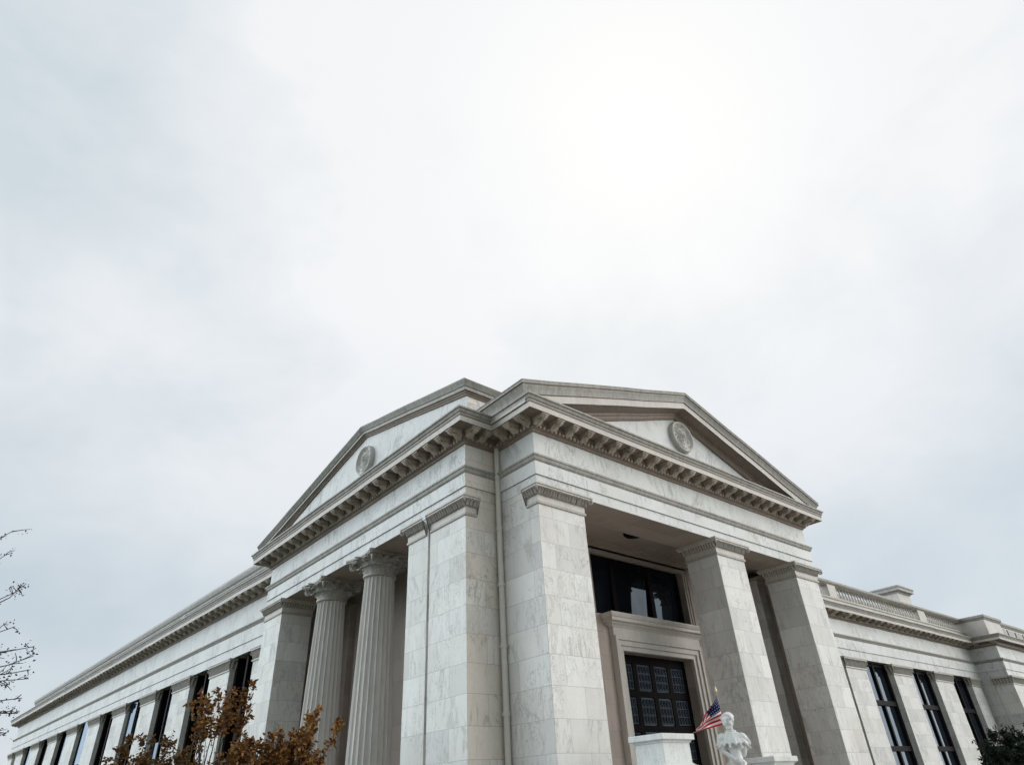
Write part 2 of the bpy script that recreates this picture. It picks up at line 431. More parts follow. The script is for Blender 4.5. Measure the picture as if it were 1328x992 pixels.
# ---- entablature of the two porticos (one run round the re-entrant corner)
PATH = [(XE, 19.5), (XE, Y0), (X0, Y0), (X0, Y1), (X1, Y1), (X1, YE), (X1 + 2.6, YE)]
b = MB()
prof = [(-DP, ZS), (0, ZS), (0, ZC - .004), (.045, ZC), (.045, ZB - .02), (.07, ZB), (.10, ZB + .03), (.13, ZB + .12), (.16, ZB + .13), (.16, ZB + .19),
        (.005, ZB + .215), (.005, ZA + .01), (-DP, ZA + .01)]
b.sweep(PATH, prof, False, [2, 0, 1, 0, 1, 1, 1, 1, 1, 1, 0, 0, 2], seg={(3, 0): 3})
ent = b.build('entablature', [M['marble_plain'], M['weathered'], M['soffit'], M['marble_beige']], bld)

# ---- main cornice with brackets
WZ = []
def wear(path, step=1.3, amp=.016):
    """the same run cut into stones, each a touch out of line"""
    out = []; WZ.clear()
    for i in range(len(path) - 1):
        a, c = Vector(path[i]), Vector(path[i + 1]); L = (c - a).length; n = max(1, int(L / step))
        for q in range(n):
            p = a.lerp(c, q / n); out.append((p.x, p.y)); WZ.append(rnd.uniform(-amp, amp))
    out.append(tuple(path[-1])); WZ.append(0)
    return out
def cornice(path, za, cp, kz, mk=1.0):
    """za bottom, cp projection; kz scale of heights"""
    b = MB()
    P = [(-.3, za), (.03, za), (.07, za + .03 * kz), (.08, za + .075 * kz), (.16, za + .10 * kz), (.17, za + .20 * kz), (.22, za + .215 * kz),
         (.22, za + .37 * kz), (cp - .10, za + .375 * kz), (cp - .10, za + .36 * kz), (cp - .05, za + .36 * kz), (cp - .04, za + .54 * kz), (cp - .02, za + .55 * kz), (cp - .02, za + .60 * kz),
         (cp - .01, za + .65 * kz), (cp + .025, za + .66 * kz), (cp + .025, za + .685 * kz), (cp + .01, za + .69 * kz), (cp + .05, za + .76 * kz), (cp + .085, za + .77 * kz), (cp + .085, za + .83 * kz), (-.3, za + .90 * kz)]
    mt = [1, 1, 1, 1, 1, 1, 1, 1, 1, 1, 0, 1, 1, 2, 1, 2, 1, 2, 1, 2, 3]
    b.sweep(wear(path), P, False, mt, zs=WZ)
    # row of small dentils / eggs below the brackets
    n = len(path)
    for i in range(n - 1):
        a = Vector(path[i]); c = Vector(path[i + 1]); d = c - a; L = d.length; d.normalize(); nn = Vector((-d.y, d.x))
        cnt = int(L / .17)
        if L > 60: continue
        for q in range(cnt + 1):
            p = a + d * (q * L / cnt)
            pts = []
            for z in (za + .105 * kz, za + .195 * kz):
                for s, o in ((-.045, .165), (-.045, .215), (.045, .215), (.045, .165)):
                    w = p + d * s + nn * o; pts.append((w.x, w.y, z))
            b.add(pts, [(0, 1, 5, 4), (1, 2, 6, 5), (2, 3, 7, 6), (0, 3, 2, 1), (4, 5, 6, 7)], 4)
    return b
MC = [M['trim'], M['grime_shade'], M['weathered'], M['roof'], M['bracket']]
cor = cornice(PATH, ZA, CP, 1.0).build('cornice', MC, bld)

def modillion_mb(c, d, nn, za, cp, kz, w=.30, mb=None):
    """scrolled bracket under the corona: c foot point on the wall line"""
    mb = mb or MB()
    o0, o1 = .222, cp - .13; zt = za + .374 * kz; h = .25 * kz
    prof = [(o0, zt), (o1, zt), (o1 + .01, zt - h * .25), (o1 - .03, zt - h * .46), (o1 - .10, zt - h * .55), (o1 - .2, zt - h * .50), (o0 + .16, zt - h * .62), (o0 + .07, zt - h * .9), (o0, zt - h)]
    vs = []
    for s in (-w / 2, w / 2):
        for o, z in prof:
            p = c + d * s + nn * o; vs.append((p.x, p.y, z))
    n = len(prof)
    mb.add(vs, [tuple(range(n)), tuple(reversed(range(n, 2 * n)))] + [(i, (i + 1) % n, n + (i + 1) % n, n + i) for i in range(n)])
    # leaf hanging under the scroll
    pts = []
    for (o, dz) in ((o0 + .03, -.80), (o0 + .12, -.74), (o1 - .22, -.62), (o1 - .1, -.68), (o1 - .02, -.50), (o1 + .05, -.22)):
        for s in (-.34, -.17, 0, .17, .34):
            p = c + d * (s * w) + nn * (o + (.02 if s == 0 else 0)); pts.append((p.x, p.y, zt + h * dz - (.03 if s == 0 else .012 if abs(s) < .2 else 0)))
    mb.add(pts, [(r * 5 + q, r * 5 + q + 1, r * 5 + q + 6, r * 5 + q + 5) for r in range(5) for q in range(4)])
    # cap fillet
    vs = []
    for z in (zt - h * .22, zt - .001):
        for s, o in ((-.6, o0), (-.6, o1 + .045), (.6, o1 + .045), (.6, o0)):
            p = c + d * (s * w) + nn * o; vs.append((p.x, p.y, z))
    mb.add(vs, [(0, 3, 2, 1), (4, 5, 6, 7), (0, 1, 5, 4), (1, 2, 6, 5), (2, 3, 7, 6), (3, 0, 4, 7)])
    return mb

def modillions(path, za, cp, kz, step, parent, w=.30, margin=.02, skip=(), cut=None):
    protos = {}
    for i in range(len(path) - 1):
        if i in skip: continue
        a = Vector(path[i]); c = Vector(path[i + 1]); d = c - a; L = d.length; d.normalize(); nn = Vector((-d.y, d.x))
        def turn(p, q, r):
            u = Vector(q) - Vector(p); v = Vector(r) - Vector(q); return u.x * v.y - u.y * v.x
        s0 = -margin if (i > 0 and turn(path[i - 1], path[i], path[i + 1]) < 0) else (.80 if i > 0 else .2)
        s1 = L + margin if (i < len(path) - 2 and turn(path[i], path[i + 1], path[i + 2]) < 0) else (L - .80 if i < len(path) - 2 else L - .2)
        cnt = max(1, round((s1 - s0) / step))
        for q in range(cnt + 1):
            t = s0 + (s1 - s0) * q / cnt if cnt else (s0 + s1) / 2
            p = a + d * t; key = (round(d.x), round(d.y)); loc = T((p.x, p.y, za))
            if key not in protos:
                protos[key] = modillion_mb(p, d, nn, za, cp, kz, w).build('modillion', [M['bracket']], parent, loc=loc)
            else:
                k = protos[key].copy(); COL.objects.link(k); k.parent = parent; k.location = Vector(loc) - wloc(parent)
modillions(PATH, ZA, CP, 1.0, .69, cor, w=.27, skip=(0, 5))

# ---- pediments
def rake(mb, pts, axis, plane, sgn, prof, mats, ends=(0, 0)):
    """pts: (along, z of the top edge); prof: (out, up<=0); vertical mitre at the apex. plane at PLANE, outward SGN along AXIS"""
    rings = []; nn = 0
    for i in range(len(pts) - 1):
        n = max(1, int(abs(pts[i + 1][0] - pts[i][0]) / 1.1)); last = i == len(pts) - 2
        for q in range(n + (1 if last else 0)):
            t_ = q / n; dz = rnd.uniform(-.014, .014) if 0 < q < n else 0; ring = []
            for o, u in prof:
                s0 = pts[i][0] - (ends[0] * o if i == 0 else 0); s1 = pts[i + 1][0] + (ends[1] * o if last else 0)
                al = s0 + (s1 - s0) * t_; z = pts[i][1] + (pts[i + 1][1] - pts[i][1]) * t_ + dz + u; w_ = plane + sgn * o
                ring.append((al, w_, z) if axis == 'y' else (w_, al, z))
            rings.append(ring)
    pts = rings
    k = len(prof); vs = [q for r in rings for q in r]; fs = []; mi = []
    for i in range(len(pts) - 1):
        for j in range(k - 1):
            fs.append((i * k + j, (i + 1) * k + j, (i + 1) * k + j + 1, i * k + j + 1)); mi.append(mats[j])
    fs.append(tuple(range(k))); mi.append(mats[0]); fs.append(tuple((len(pts) - 1) * k + j for j in range(k))); mi.append(mats[0])
    mb.add(vs, fs, mi)

# tall gable over the -y portico
AX, AZ = 20.75, 14.06
LZ, RZ = 11.24, 11.24
t = MB()
t.prism([(X0 + .02, ZE - .3), (XE - .02, ZE - .3), (XE - .02, RZ - .45), (AX, AZ - .5), (X0 + .02, LZ - .45)], 'y', Y0 + .03, Y0 + .6)
ped = t.build('pediment', [M['marble_plain']], bld)
r = MB()
RP = [(-.2, -.92), (.05, -.92), (.10, -.86), (.12, -.80), (.17, -.78), (.18, -.70), (.56, -.665), (.56, -.68), (.60, -.68), (.615, -.42), (.66, -.41), (.66, -.37), (.64, -.36), (.68, -.26), (.75, -.14), (.79, -.12), (.79, -.07), (.77, -.06), (.80, 0), (-.2, .03)]
RM = [1, 1, 1, 1, 1, 1, 1, 1, 0, 1, 2, 1, 2, 2, 1, 2, 1, 2, 3]
rake(r, [(X0, LZ), (AX, AZ), (XE, RZ)], 'y', Y0, -1, RP, RM, (1.32, 1))
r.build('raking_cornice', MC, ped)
# eaves on the flank above the re-entrant corner
r = MB()
kk = len(RP); vs = [(X0 - 1.32 * o, y0_ if y0_ else Y0 - o, u + LZ) for y0_ in (None, Y1 + 3) for o, u in RP]
r.add(vs, [(j, kk + j, kk + j + 1, j + 1) for j in range(kk - 1)] + [tuple(range(kk, 2 * kk))], RM[:kk - 1] + [3])
r.build('eaves_moulding', MC, ped)

def medallion(parent, axis, c0, c1, plane, rad, seed):
    """round relief with a raised rim and a bust in profile"""
    rr = random.Random(seed); mb = MB()
    nr, ns = 22, 64; vs = []; fs = []
    def h(r_, a):
        u, v = r_ * math.cos(a), r_ * math.sin(a); z = .06
        z += .16 * math.exp(-((r_ - .9) / .085) ** 2)
        if r_ < .8:
            hd = math.exp(-(((u + .03) / .24) ** 2 + ((v - .16) / .33) ** 2) ** 1.6) * .20        # head
            nose = math.exp(-(((u + .28) / .08) ** 2 + ((v - .12) / .09) ** 2)) * .10
            nk = math.exp(-(((u - .02) / .16) ** 2 + ((v + .3) / .28) ** 2) ** 1.5) * .13
            bust = math.exp(-((u / .42) ** 2 + ((v + .62) / .2) ** 2) ** 1.5) * .15
            z += max(hd, nose, nk, bust)
            z += .05 * mnoise.noise(Vector((u * 9, v * 9, seed))) + .03 * math.sin(22 * r_ + 3 * math.sin(a * 5)) * (1 if hd < .05 else .4)
        if r_ > .985: z = 0
        return z
    for i in range(nr + 1):
        for k in range(ns):
            r_ = max(i / nr, .001); a = 2 * math.pi * k / ns; z = h(r_, a)
            u, v = c0 + rad * r_ * math.cos(a), c1 + rad * r_ * math.sin(a)
            vs.append((u, plane - z, v) if axis == 'y' else (plane - z, u, v))
    for i in range(nr):
        for k in range(ns):
            k2 = (k + 1) % ns; fs.append((i * ns + k, i * ns + k2, (i + 1) * ns + k2, (i + 1) * ns + k))
    mb.add(vs, fs)
    return mb.build('medallion', [M['relief']], parent, smooth=True)
medallion(ped, 'y', 20.92, 12.32, Y0 + .04, .72, 3)

# lower, wider gable over the -x portico; its near end stops on a block
XG = X1 + .15
BY, BZ = Y1 + .1, 12.47
AY2, AZ2 = 22.78, 14.03
FY, FZ = 33.5, 11.78
t = MB()
t.prism([(Y1 + .3, ZE - .3), (YE - .02, ZE - .3), (YE - .02, FZ - .15), (AY2, AZ2 - .30), (Y1 + .3, BZ - .22)], 'x', XG + .03, XG + .6)
t.box(XG + .032, X0 + .4, Y1 + .12, Y1 + 3.0, ZE - .3, BZ - .26, [0, 0, 1, 0, 0, 0])
pedl = t.build('pediment', [M['marble_plain'], M['marble_beige']], bld)
LP = [(-.2, -.44), (.03, -.44), (.05, -.39), (.09, -.38), (.10, -.34), (.17, -.325), (.17, -.20), (.20, -.19), (.24, -.13), (.31, -.04), (.33, 0), (-.2, .03)]
LM = [1, 1, 1, 1, 1, 2, 1, 2, 2, 2, 3]
r = MB()
rake(r, [(BY + .001, BZ), (AY2, AZ2), (FY, FZ)], 'x', XG, -1, LP, LM, (1, 0))
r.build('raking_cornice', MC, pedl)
r = MB()
r.sweep([(X0 + .6, BY), (XG, BY)], [(o, u + BZ) for o, u in LP], False, LM, post=(XG, BY + 1))
r.build('coping', MC, pedl)
medallion(pedl, 'x', 22.62, 12.40, XG + .04, .68, 8)

# ---- roofs behind the gables
r = MB()
r.prism([(X0, ZE + .05), (XE, ZE + .05), (AX, AZ - .12)], 'y', Y0 + .55, 27.0)
r.prism([(Y1 + .4, ZE + .06), (YE - .1, ZE + .06), (AY2, AZ2 - .12)], 'x', XG + .55, 27.0)
r.build('roof', [M['roof']], bld)

# ---- porch walls, ceilings, doorway
w = MB()
w.box(X0 + .01, 14.5, Y0 + 1.94, YW + 1.5, ZP, ZA - .05)                  # solid corner between the porches
w.box(14.5, 18.22, YW, YW + .9, ZP, ZA - .1)
w.box(23.95, XE - .01, YW, YW + .9, ZP, ZA - .1)
w.box(18.22, 23.95, YW, YW + .9, 8.06, ZA - .1)
w.box(18.22, 19.38, YW, YW + .9, ZP, 5.72)
w.box(23.58, 23.95, YW, YW + .9, ZP, 4.47)
w.box(19.38, 23.95, YW, YW + .9, 4.47, 5.72)
w.box(XE - 1.3, XE - .02, YW + .9, 24, ZP, ZA - .1)
w.box(XE - .36, XE - .03, Y0 + DP + .002, YW + .9, ZP, ZS + .4)
w.box(27.55, 28.3, YW - .4, YW - .003, ZP, ZS)                 # respond on the back wall
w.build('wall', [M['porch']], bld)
w = MB()
w.box(14.5, XE - .4, Y0 + DP + .002, YW + .1, 8.5, 8.7)
for (o, z0, z1) in ((.34, 8.38, 8.5), (.22, 8.24, 8.378), (.12, 8.13, 8.238)):
    w.box(14.5, XE - 1.32, YW - o, YW + .01, z0, z1)
    w.box(14.5, XE - 1.32, Y0 + DP + .003, Y0 + DP + o * .4, z0 + .02, z1 + .01)
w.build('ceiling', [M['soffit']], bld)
k = MB()
k.lathe(19.2, 15.2, [(.42, 8.5), (.42, 8.40), (.36, 8.34), (.1, 8.31)], 28)
k.build('ceiling_light', [M['bronze']], bld)

w = MB(); w.box(XE - .95, XE - .362, YW - 1.0, YW - .35, ZP, ZS)
w.build('pilaster', [M['marble']], bld, bevel=.01)
# window over the door
f = MB()
wx = [18.22, 19.72, 22.02, 23.95]
yg = YW + .34
f.box(18.2, 23.96, yg - .1, yg + .1, 7.88, 8.07); f.box(18.2, 23.96, yg - .1, yg + .1, 5.69, 5.82)
for x in wx: f.box(x - .12, x + .12, yg - .12, yg + .09, 5.72, 7.9)
win = f.build('window', [M['bronze']], bld, bevel=.008)
for i in range(3):
    g = MB(); g.prism([(yg + .05, 5.8), (yg + .08, 5.8), (yg - .035, 7.9), (yg - .065, 7.9)], 'x', wx[i] + .11, wx[i + 1] - .11); g.build('pane', [M['glass']], win)
f = MB()
FR = [(.0, 0), (.16, 0), (.16, .10), (.11, .12), (.11, .22), (.06, .24), (.06, .34), (0, .36)]
def casing(mb, x0, x1, z0, z1, wd, out, mi=0):
    """stepped stone frame round an opening in the back wall: jambs and head, three fasciae"""
    for a, c, o in ((0, wd * .34, out * .5), (wd * .34, wd * .72, out * .75), (wd * .72, wd, out)):
        mb.box(x0 - c, x0 - a - .002, YW - o, YW + .002, z0, z1 + c, mi); mb.box(x1 + a + .002, x1 + c, YW - o, YW + .002, z0, z1 + c, mi)
        mb.box(x0 - a, x1 + a, YW - o, YW + .002, z1 + a + .002, z1 + c, mi)
casing(f, 18.22, 23.95, 5.72, 8.0, .29, .16)
f.build('frame', [M['porch']], win)

# door
d = MB()
dx0, dx1, dz1 = 19.38, 23.58, 4.47
yd = YW + .4
d.box(dx0, dx1, yd + .06, yd + .16, ZP, dz1)
cols = [dx0 + .19 + i * (dx1 - dx0 - .12) / 4 for i in range(4)]
cw = (dx1 - dx0 - .12) / 4 - .24
rows = []; z = dz1 - .30
while z > ZP + 1.0: rows.append((z - .92, z)); z -= 1.14
# rails and stiles
edges = [dx0] + [c for cx in cols for c in (cx, cx + cw)] + [dx1]
for i in range(0, len(edges), 2): d.box(edges[i], edges[i + 1], yd - .03, yd + .062, ZP, dz1)
for cx in cols:
    zz = [dz1] + [q for (a, c) in rows for q in (c, a)] + [ZP]
    for i in range(0, len(zz), 2): d.box(cx - .004, cx + cw + .004, yd - .028, yd + .061, zz[i + 1], zz[i])
door = d.build('door', [M['bronze']], bld, bevel=.006)
for cx in cols:
    for (a, c) in rows:
        p = MB(); p.box(cx + .0, cx + cw, yd + .03, yd + .055, a, c, 1)
        for q in range(5):
            x = cx + .05 + (cw - .1) * q / 4
            p.box(x - .022, x + .022, yd + .0, yd + .032, a + .05, c - .05)
        for q in range(4):
            z = a + .05 + (c - a - .1) * q / 3; p.box(cx + .03, cx + cw - .03, yd - .004, yd + .031, z - .022, z + .022)
        for q in range(4):
            for s in range(3):
                x = cx + .05 + (cw - .1) * (q + .5) / 4; z = a + .05 + (c - a - .1) * (s + .5) / 3
                p.tube([T((x - .04, yd + .015, z - .10)), T((x + .03, yd + .012, z)), T((x - .03, yd + .015, z + .10))], [.012, .014, .012], 5)
        p.build('panel', [M['grille'], M['glass']], door)
f = MB()
casing(f, dx0, dx1, ZP, dz1, .48, .26)
f.box(dx0 - .50, dx1 + .50, YW - .2, YW + .003, dz1 + .485, 5.27)
f.sweep([(dx1 + .52, YW), (dx1 + .52, YW - .2), (dx0 - .52, YW - .2), (dx0 - .52, YW)],
        [(-.05, 5.25), (.02, 5.25), (.05, 5.30), (.12, 5.35), (.14, 5.40), (.28, 5.42), (.28, 5.53), (.32, 5.55), (.38, 5.65), (.38, 5.69), (-.05, 5.72)])
f.build('door_surround', [M['trim']], door)

# walls and dark tall doors behind the columns of the other porch
w = MB()
w.box(XW, XW + .8, YW + 1.5, YE - .05, ZP, ZA - .1)
w.box(X0 + .011, XW, Y1 + 3.36, Y1 + 3.5, ZP, ZA - .1)
w.box(X1 + DP, XW, YE - .35, YE - .04, ZP, ZS + .4)
w.box(X1 + DP + .003, XW + .1, Y1 + 3.4, YE - .3, 8.6, 8.8)
w.box(XW - .3, XW - .001, 19.2, 20.6, ZP, ZS); w.box(XW - .3, XW - .001, 28.4, 29.6, ZP, ZS)
w.build('wall', [M['porch']], bld)
# podium and steps
w = MB()
w.box(X0 - .5, XE + .3, Y0 - .35, YW + .2, ZG, ZP - .002); w.box(X1 - .4, XW + .2, Y1 - .35, YE + .3, ZG, ZP - .006)
w.build('podium', [M['marble']], bld)
w = MB()
ns = 8
for i in range(ns):
    w.box(19.4, 26.2, Y0 - .36 - .46 * (ns - i), Y0 - .352, ZG + (ZP - ZG) * i / ns + .002, ZG + (ZP - ZG) * (i + 1) / ns - .004 * (i == ns - 1))
w.build('steps', [M['marble']], bld, bevel=.01)

# drain pipe in the re-entrant corner
p = MB()
px, py = X0 - .10, Y1 - .17
p.tube([T((px, py, ZG)), T((px, py, ZA + .1))], [.065, .065], 12)
z = ZG + .6
while z < 9.6:
    p.tube([T((px, py, z)), T((px, py, z + .1))], [.082, .082], 12); p.box(px - .02, px + .2, py, py + .18, z + .02, z + .08); z += 1.75
p.build('drainpipe', [M['pipe']], bld)

# ------------------------------------------------------------------ wing on the right
Y2 = 20.4
HA, HM, HF, HC = 6.846, 8.02, 9.206, 10.05       # arch bottom, moulding, frieze top, cornice top
PX, PY = 69.3, 18.3                               # pavilion corner
XR = 96.
wall = MB()
wall.box(XE + .003, PX + 1.5, Y2 + 1.25, Y2 + 2.4, ZG, HF)
wall.box(XE + .005, PX + .5, Y2 - .2, Y2 + 1.26, ZG, -1.2)
wall.box(PX + .2, XR, PY + 1.2, Y2 + 6, ZG, HF - .01)
wall.box(PX + .01, PX + 6.1, PY + .01, PY + 1.3, ZG, HA + .1); wall.box(PX + 12, XR, PY + .01, PY + 1.3, ZG, HA + .1)
wall.box(PX + .004, PX + .9, PY + .3, Y2 + 1.3, ZG, HA + .1)
wall.build('wall', [M['marble']], bld)
RPATH = [(XR, PY), (PX, PY), (PX, Y2), (XE + .004, Y2)]
b = MB()
b.sweep(RPATH, [(-1.3, HA), (0, HA), (0, HA + .5), (.05, HA + .505), (.05, HM - .02), (.08, HM), (.15, HM + .12), (.18, HM + .13), (.18, HM + .2), (.005, HM + .225), (.005, HF + .01), (-1.3, HF + .01)],
        False, [2, 0, 1, 0, 1, 1, 1, 1, 1, 0, 0])
b.build('entablature', [M['marble_plain'], M['weathered'], M['soffit']], bld)
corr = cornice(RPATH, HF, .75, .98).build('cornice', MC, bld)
modillions(RPATH[:], HF, .75, .98, .95, corr, w=.4, skip=(0,))

def wing_pilaster(x0, x1, y0, y1, zt, parent, axis):
    b = MB(); b.box(x0, x1, y0, y1, ZG, zt - .02)
    o = b.build('pilaster', [M['marble']], parent, bevel=.01)
    k = MB(); path = rect(x0, x1, y0, y1); h = .62
    k.sweep(path, [(0, zt - h - .05), (.06, zt - h - .03), (.06, zt - h + .04), (.02, zt - h + .06), (.03, zt - h + .2), (.10, zt - .17), (.17, zt - .13), (.17, zt - .07), (.2, zt - .05), (.2, zt - .004)], True, [0, 0, 0, 2, 2, 2, 0, 0, 0])  # dark backing of the leaves, painted as shade between them
    leafy(k, path, zt - h + .06, zt - .2, .03, .12, .2, 1, True, .06)
    leafy(k, path, zt - h + .22, zt - .13, .05, .15, .23, 1, True, .06)
    for (x, y, dx, dy) in ((x0, y0, -1, -1), (x1, y0, 1, -1), (x0, y1, -1, 1)): curl(k, x + .07 * dx, y + .07 * dy, zt - .26, dx, dy, .11, 1)
    k.build('capital', [M['trim'], M['carved'], M['grime_shade']], o)
    return o

RP_ = [(37.9, 40.8), (44.93, 47.74), (51.85, 54.95), (59.09, 62.54), (66.45, 68.6)]
for a, c in [(XE + .1, 33.9)] + RP_: wing_pilaster(a, c, Y2, Y2 + 1.25, HA, bld, 'x')
wing_pilaster(PX - .12, PX + 2.6, PY - .12, PY + 1.2, HA, bld, 'x')
wing_pilaster(PX + 4.2, PX + 6.3, PY - .05, PY + 1.2, HA, bld, 'x'); wing_pilaster(PX + 11.8, PX + 14, PY - .05, PY + 1.2, HA, bld, 'x')

def tall_window(along, fixed, a0, a1, z0, z1, trans, parent, fin=.14):
    """metal window of two lights filling a bay; ALONG is the axis it runs along, FIXED the plane of its outer face"""
    def bx(m, s0, s1, d0, d1, za, zb, mi=0):
        if along == 'x': m.box(s0, s1, fixed + d0, fixed + d1, za, zb, mi)
        else: m.box(fixed + d0, fixed + d1, s0, s1, za, zb, mi)
    f = MB(); mid = (a0 + a1) / 2
    for s, wd in ((a0 + .14, .14), (mid, .11), (a1 - .14, .14)): bx(f, s - wd, s + wd, -fin, .1, z0, z1)
    bx(f, a0 + .28, a1 - .28, -.1, .09, z1 - .26, z1 - .002)
    for z in trans: bx(f, a0 + .27, a1 - .27, -.16, .08, z - .15, z + .15)
    o = f.build('window', [M['bronze']], parent, bevel=.01)
    zz = [z1] + list(trans) + [z0]
    for i in range(len(zz) - 1):
        for s0, s1 in ((a0 + .2, mid - .08), (mid + .08, a1 - .2)):
            g = MB(); tl = rnd.uniform(-.015, .015)
            bx(g, s0, s1, -.02, .02, zz[i + 1], zz[i])
            g.v = [(v[0] + (tl * (v[1] - fixed) if along == 'y' else 0), v[1], v[2]) for v in g.v]
            g.build('pane', [M['glass']], o)
    return o
ends = [(33.9, 37.9), (40.8, 44.93), (47.74, 51.85), (54.95, 59.09), (62.54, 66.45)]
for a, c in ends: tall_window('x', Y2 + .52, a, c, -1.19, HA + .02, (4.35, 1.7), bld)
tall_window('x', PY + .52, PX + 6.3, PX + 11.8, -1.19, HA + .02, (4.35, 1.7), bld)

# balustrade: pedestals, rails, turned balusters
bal = MB()
zb0, zb1, zb2 = HC - .1, HC + .62, 11.50
yb = Y2 + .15
posts = [(36.0, 37.4), (45.5, 46.6), (60.2, 61.6)]
bal.box(XE + .6, PX + .3, yb - .3, yb + .3, zb0, zb1 - .15)
bal.sweep([(PX + .25, yb - .3), (XE + .6, yb - .3)], [(-.6, zb1 - .16), (.04, zb1 - .16), (.08, zb1 - .08), (0, zb1), (-.6, zb1)])
bal.sweep([(PX - .04, yb - .3), (XE + .6, yb - .3)], [(-.6, zb2), (.0, zb2), (.05, zb2 + .05), (.12, zb2 + .12), (.14, zb2 + .24), (.1, zb2 + .30), (-.6, zb2 + .36)], False, [0, 1, 1, 1, 1, 1])
for a, c in posts: bal.box(a, c, yb - .32, yb + .28, zb1 - .01, zb2 + .02)
bal_o = bal.build('balustrade', [M['trim'], M['weathered']], bld, bevel=.01)
proto = None
def baluster(x, y):
    global proto
    loc = T((x, y, zb1))
    if proto is None:
        m = MB()
        h = zb2 - zb1
        m.lathe(x, y, [(.12, zb1), (.12, zb1 + h * .08), (.06, zb1 + h * .12), (.12, zb1 + h * .28), (.125, zb1 + h * .38), (.06, zb1 + h * .62), (.05, zb1 + h * .76), (.09, zb1 + h * .80), (.06, zb1 + h * .86), (.11, zb1 + h * .92), (.11, zb1 + h)], 10)
        proto = m.build('baluster', [M['trim']], bal_o, loc=loc, smooth=True)
    else:
        k = proto.copy(); COL.objects.link(k); k.parent = bal_o; k.location = Vector(loc) - wloc(bal_o)
x = 42.2
while x < PX - .5:
    if not any(a - .2 < x < c + .2 for a, c in posts): baluster(x, yb)
    x += .46
# parapet of the pavilion with a shallow panelled centre
b = MB()
b.box(PX + .1, PX + 4.2, PY + .1, Y2 + 3, HC - .1, 11.55); b.box(PX + 4.2, XR, PY + .5, PY + 1.3, HC - .1, 11.4)
b.sweep([(XR, PY + .5), (PX + 4.2, PY + .5), (PX + 4.2, PY + .1), (PX + .1, PY + .1), (PX + .1, Y2 + 3)], [(-.4, 11.40), (.03, 11.40), (.08, 11.5), (.16, 11.6), (.18, 11.78), (-.4, 11.85)], False, 1)
for i in range(9):
    b.box(PX + 4.8 + i * 2.2, PX + 6.4 + i * 2.2, PY + .42, PY + .52, HC + .25, 11.25, 1)
b.build('parapet', [M['trim'], M['weathered']], bld, bevel=.01)
# rooftop block behind the balustrade
c = MB()
c.box(63.6, 66.1, 22.4, 24.2, 9.5, 14.0)
c.sweep(rect(63.6, 66.1, 22.4, 24.2), [(-.2, 13.85), (.05, 13.85), (.1, 13.95), (.32, 14.02), (.32, 14.25), (.38, 14.3), (.38, 14.42), (-.2, 14.5)], True, 1)
c.box(63.5, 66.2, 22.3, 24.3, 14.2, 14.46, 1)
c.build('chimney', [M['trim'], M['weathered']], bld)
r = MB(); r.prism([(Y2 + .4, HC - .25), (Y2 + 14, HC - .25), (Y2 + 14, 12.2), (Y2 + 2.2, 11.75), (Y2 + .9, HC + .2)], 'x', XE, PX + 1); r.box(PX + .6, XR, PY + .9, Y2 + 14, HC - .27, HC - .06); r.build('roof', [M['roof']], bld)

# ------------------------------------------------------------------ wing on the left (runs very slightly off square)
X2 = 13.45
TL = math.tan(R(-2.26))
LA, LM_, LF, LC, LT = 7.683, 8.98, 10.45, 11.40, 12.75
YL = 107.
def skew(o):
    me = o.data; off = wloc(o)
    for v in me.vertices:
        y = (v.co.y + off.y) / S
        v.co.x += TL * (y - 33) * S
    return o
def sk_children(o):
    skew(o)
    for ch in o.children: skew(ch)
w = MB(); w.box(X2 + 1.25, X2 + 2.3, YE + .002, YL - .1, ZG, LF); w.box(X2 - .2, X2 + 1.26, YE + .01, YL - .1, ZG, -1.2); w.box(X2 + .02, X2 + 12, YL - .6, YL - .02, ZG, LF - .01)
skew(w.build('wall', [M['marble']], bld))
LPATH = [(X2, YE + .004), (X2, YL), (X2 + 12, YL)]
b = MB()
b.sweep(LPATH, [(-1.3, LA), (0, LA), (0, LA + .55), (.05, LA + .555), (.05, LM_ - .02), (.08, LM_), (.15, LM_ + .12), (.18, LM_ + .13), (.18, LM_ + .2), (.005, LM_ + .225), (.005, LF + .01), (-1.3, LF + .01)],
        False, [2, 0, 1, 0, 1, 1, 1, 1, 1, 0, 0])
skew(b.build('entablature', [M['marble_plain'], M['weathered'], M['soffit']], bld))
corl = skew(cornice(LPATH, LF, .85, 1.1).build('cornice', MC, bld))
mo = MB(); n = 0
y = YE + 1.6
while y < YL + .4:
    modillion_mb(Vector((X2, y)), Vector((0, 1)), Vector((-1, 0)), LF, .85, 1.1, .42, mo); y += .92
skew(mo.build('modillion_row', [M['bracket']], corl, kind='stuff'))
# stepped parapet, carved with a running pattern
b = MB(); YP = 100.5
b.sweep([(X2 + .1, YE + .004), (X2 + .1, YP), (X2 + 6, YP)], [(-.5, LC - .15), (.10, LC - .15), (.12, LC + .2), (.02, LC + .26), (.02, LC + .72), (.10, LC + .78), (.12, LC + .9), (.2, LC + 1.0), (.26, LC + 1.2), (.22, LT + .02), (-.5, LT + .06)],
        False, [0, 0, 0, 0, 0, 0, 0, 0, 0, 0])
y = YE + .5
while y < YP - 1:
    L_ = rnd.uniform(.5, 1.4); b.box(X2 - .02, X2 + .12, y, y + L_, LC + .32, LC + .68, 0); y += L_ + rnd.uniform(.15, .5)
skew(b.build('parapet', [M['weathered']], bld))
k = MB(); k.lathe(X2 - .12, 50.3, [(.02, LC + .1), (.24, LC + .2), (.3, LC + .42), (.2, LC + .66), (.03, LC + .74)], 16)
sk = skew(k.build('boss', [M['trim']], bld, smooth=True))
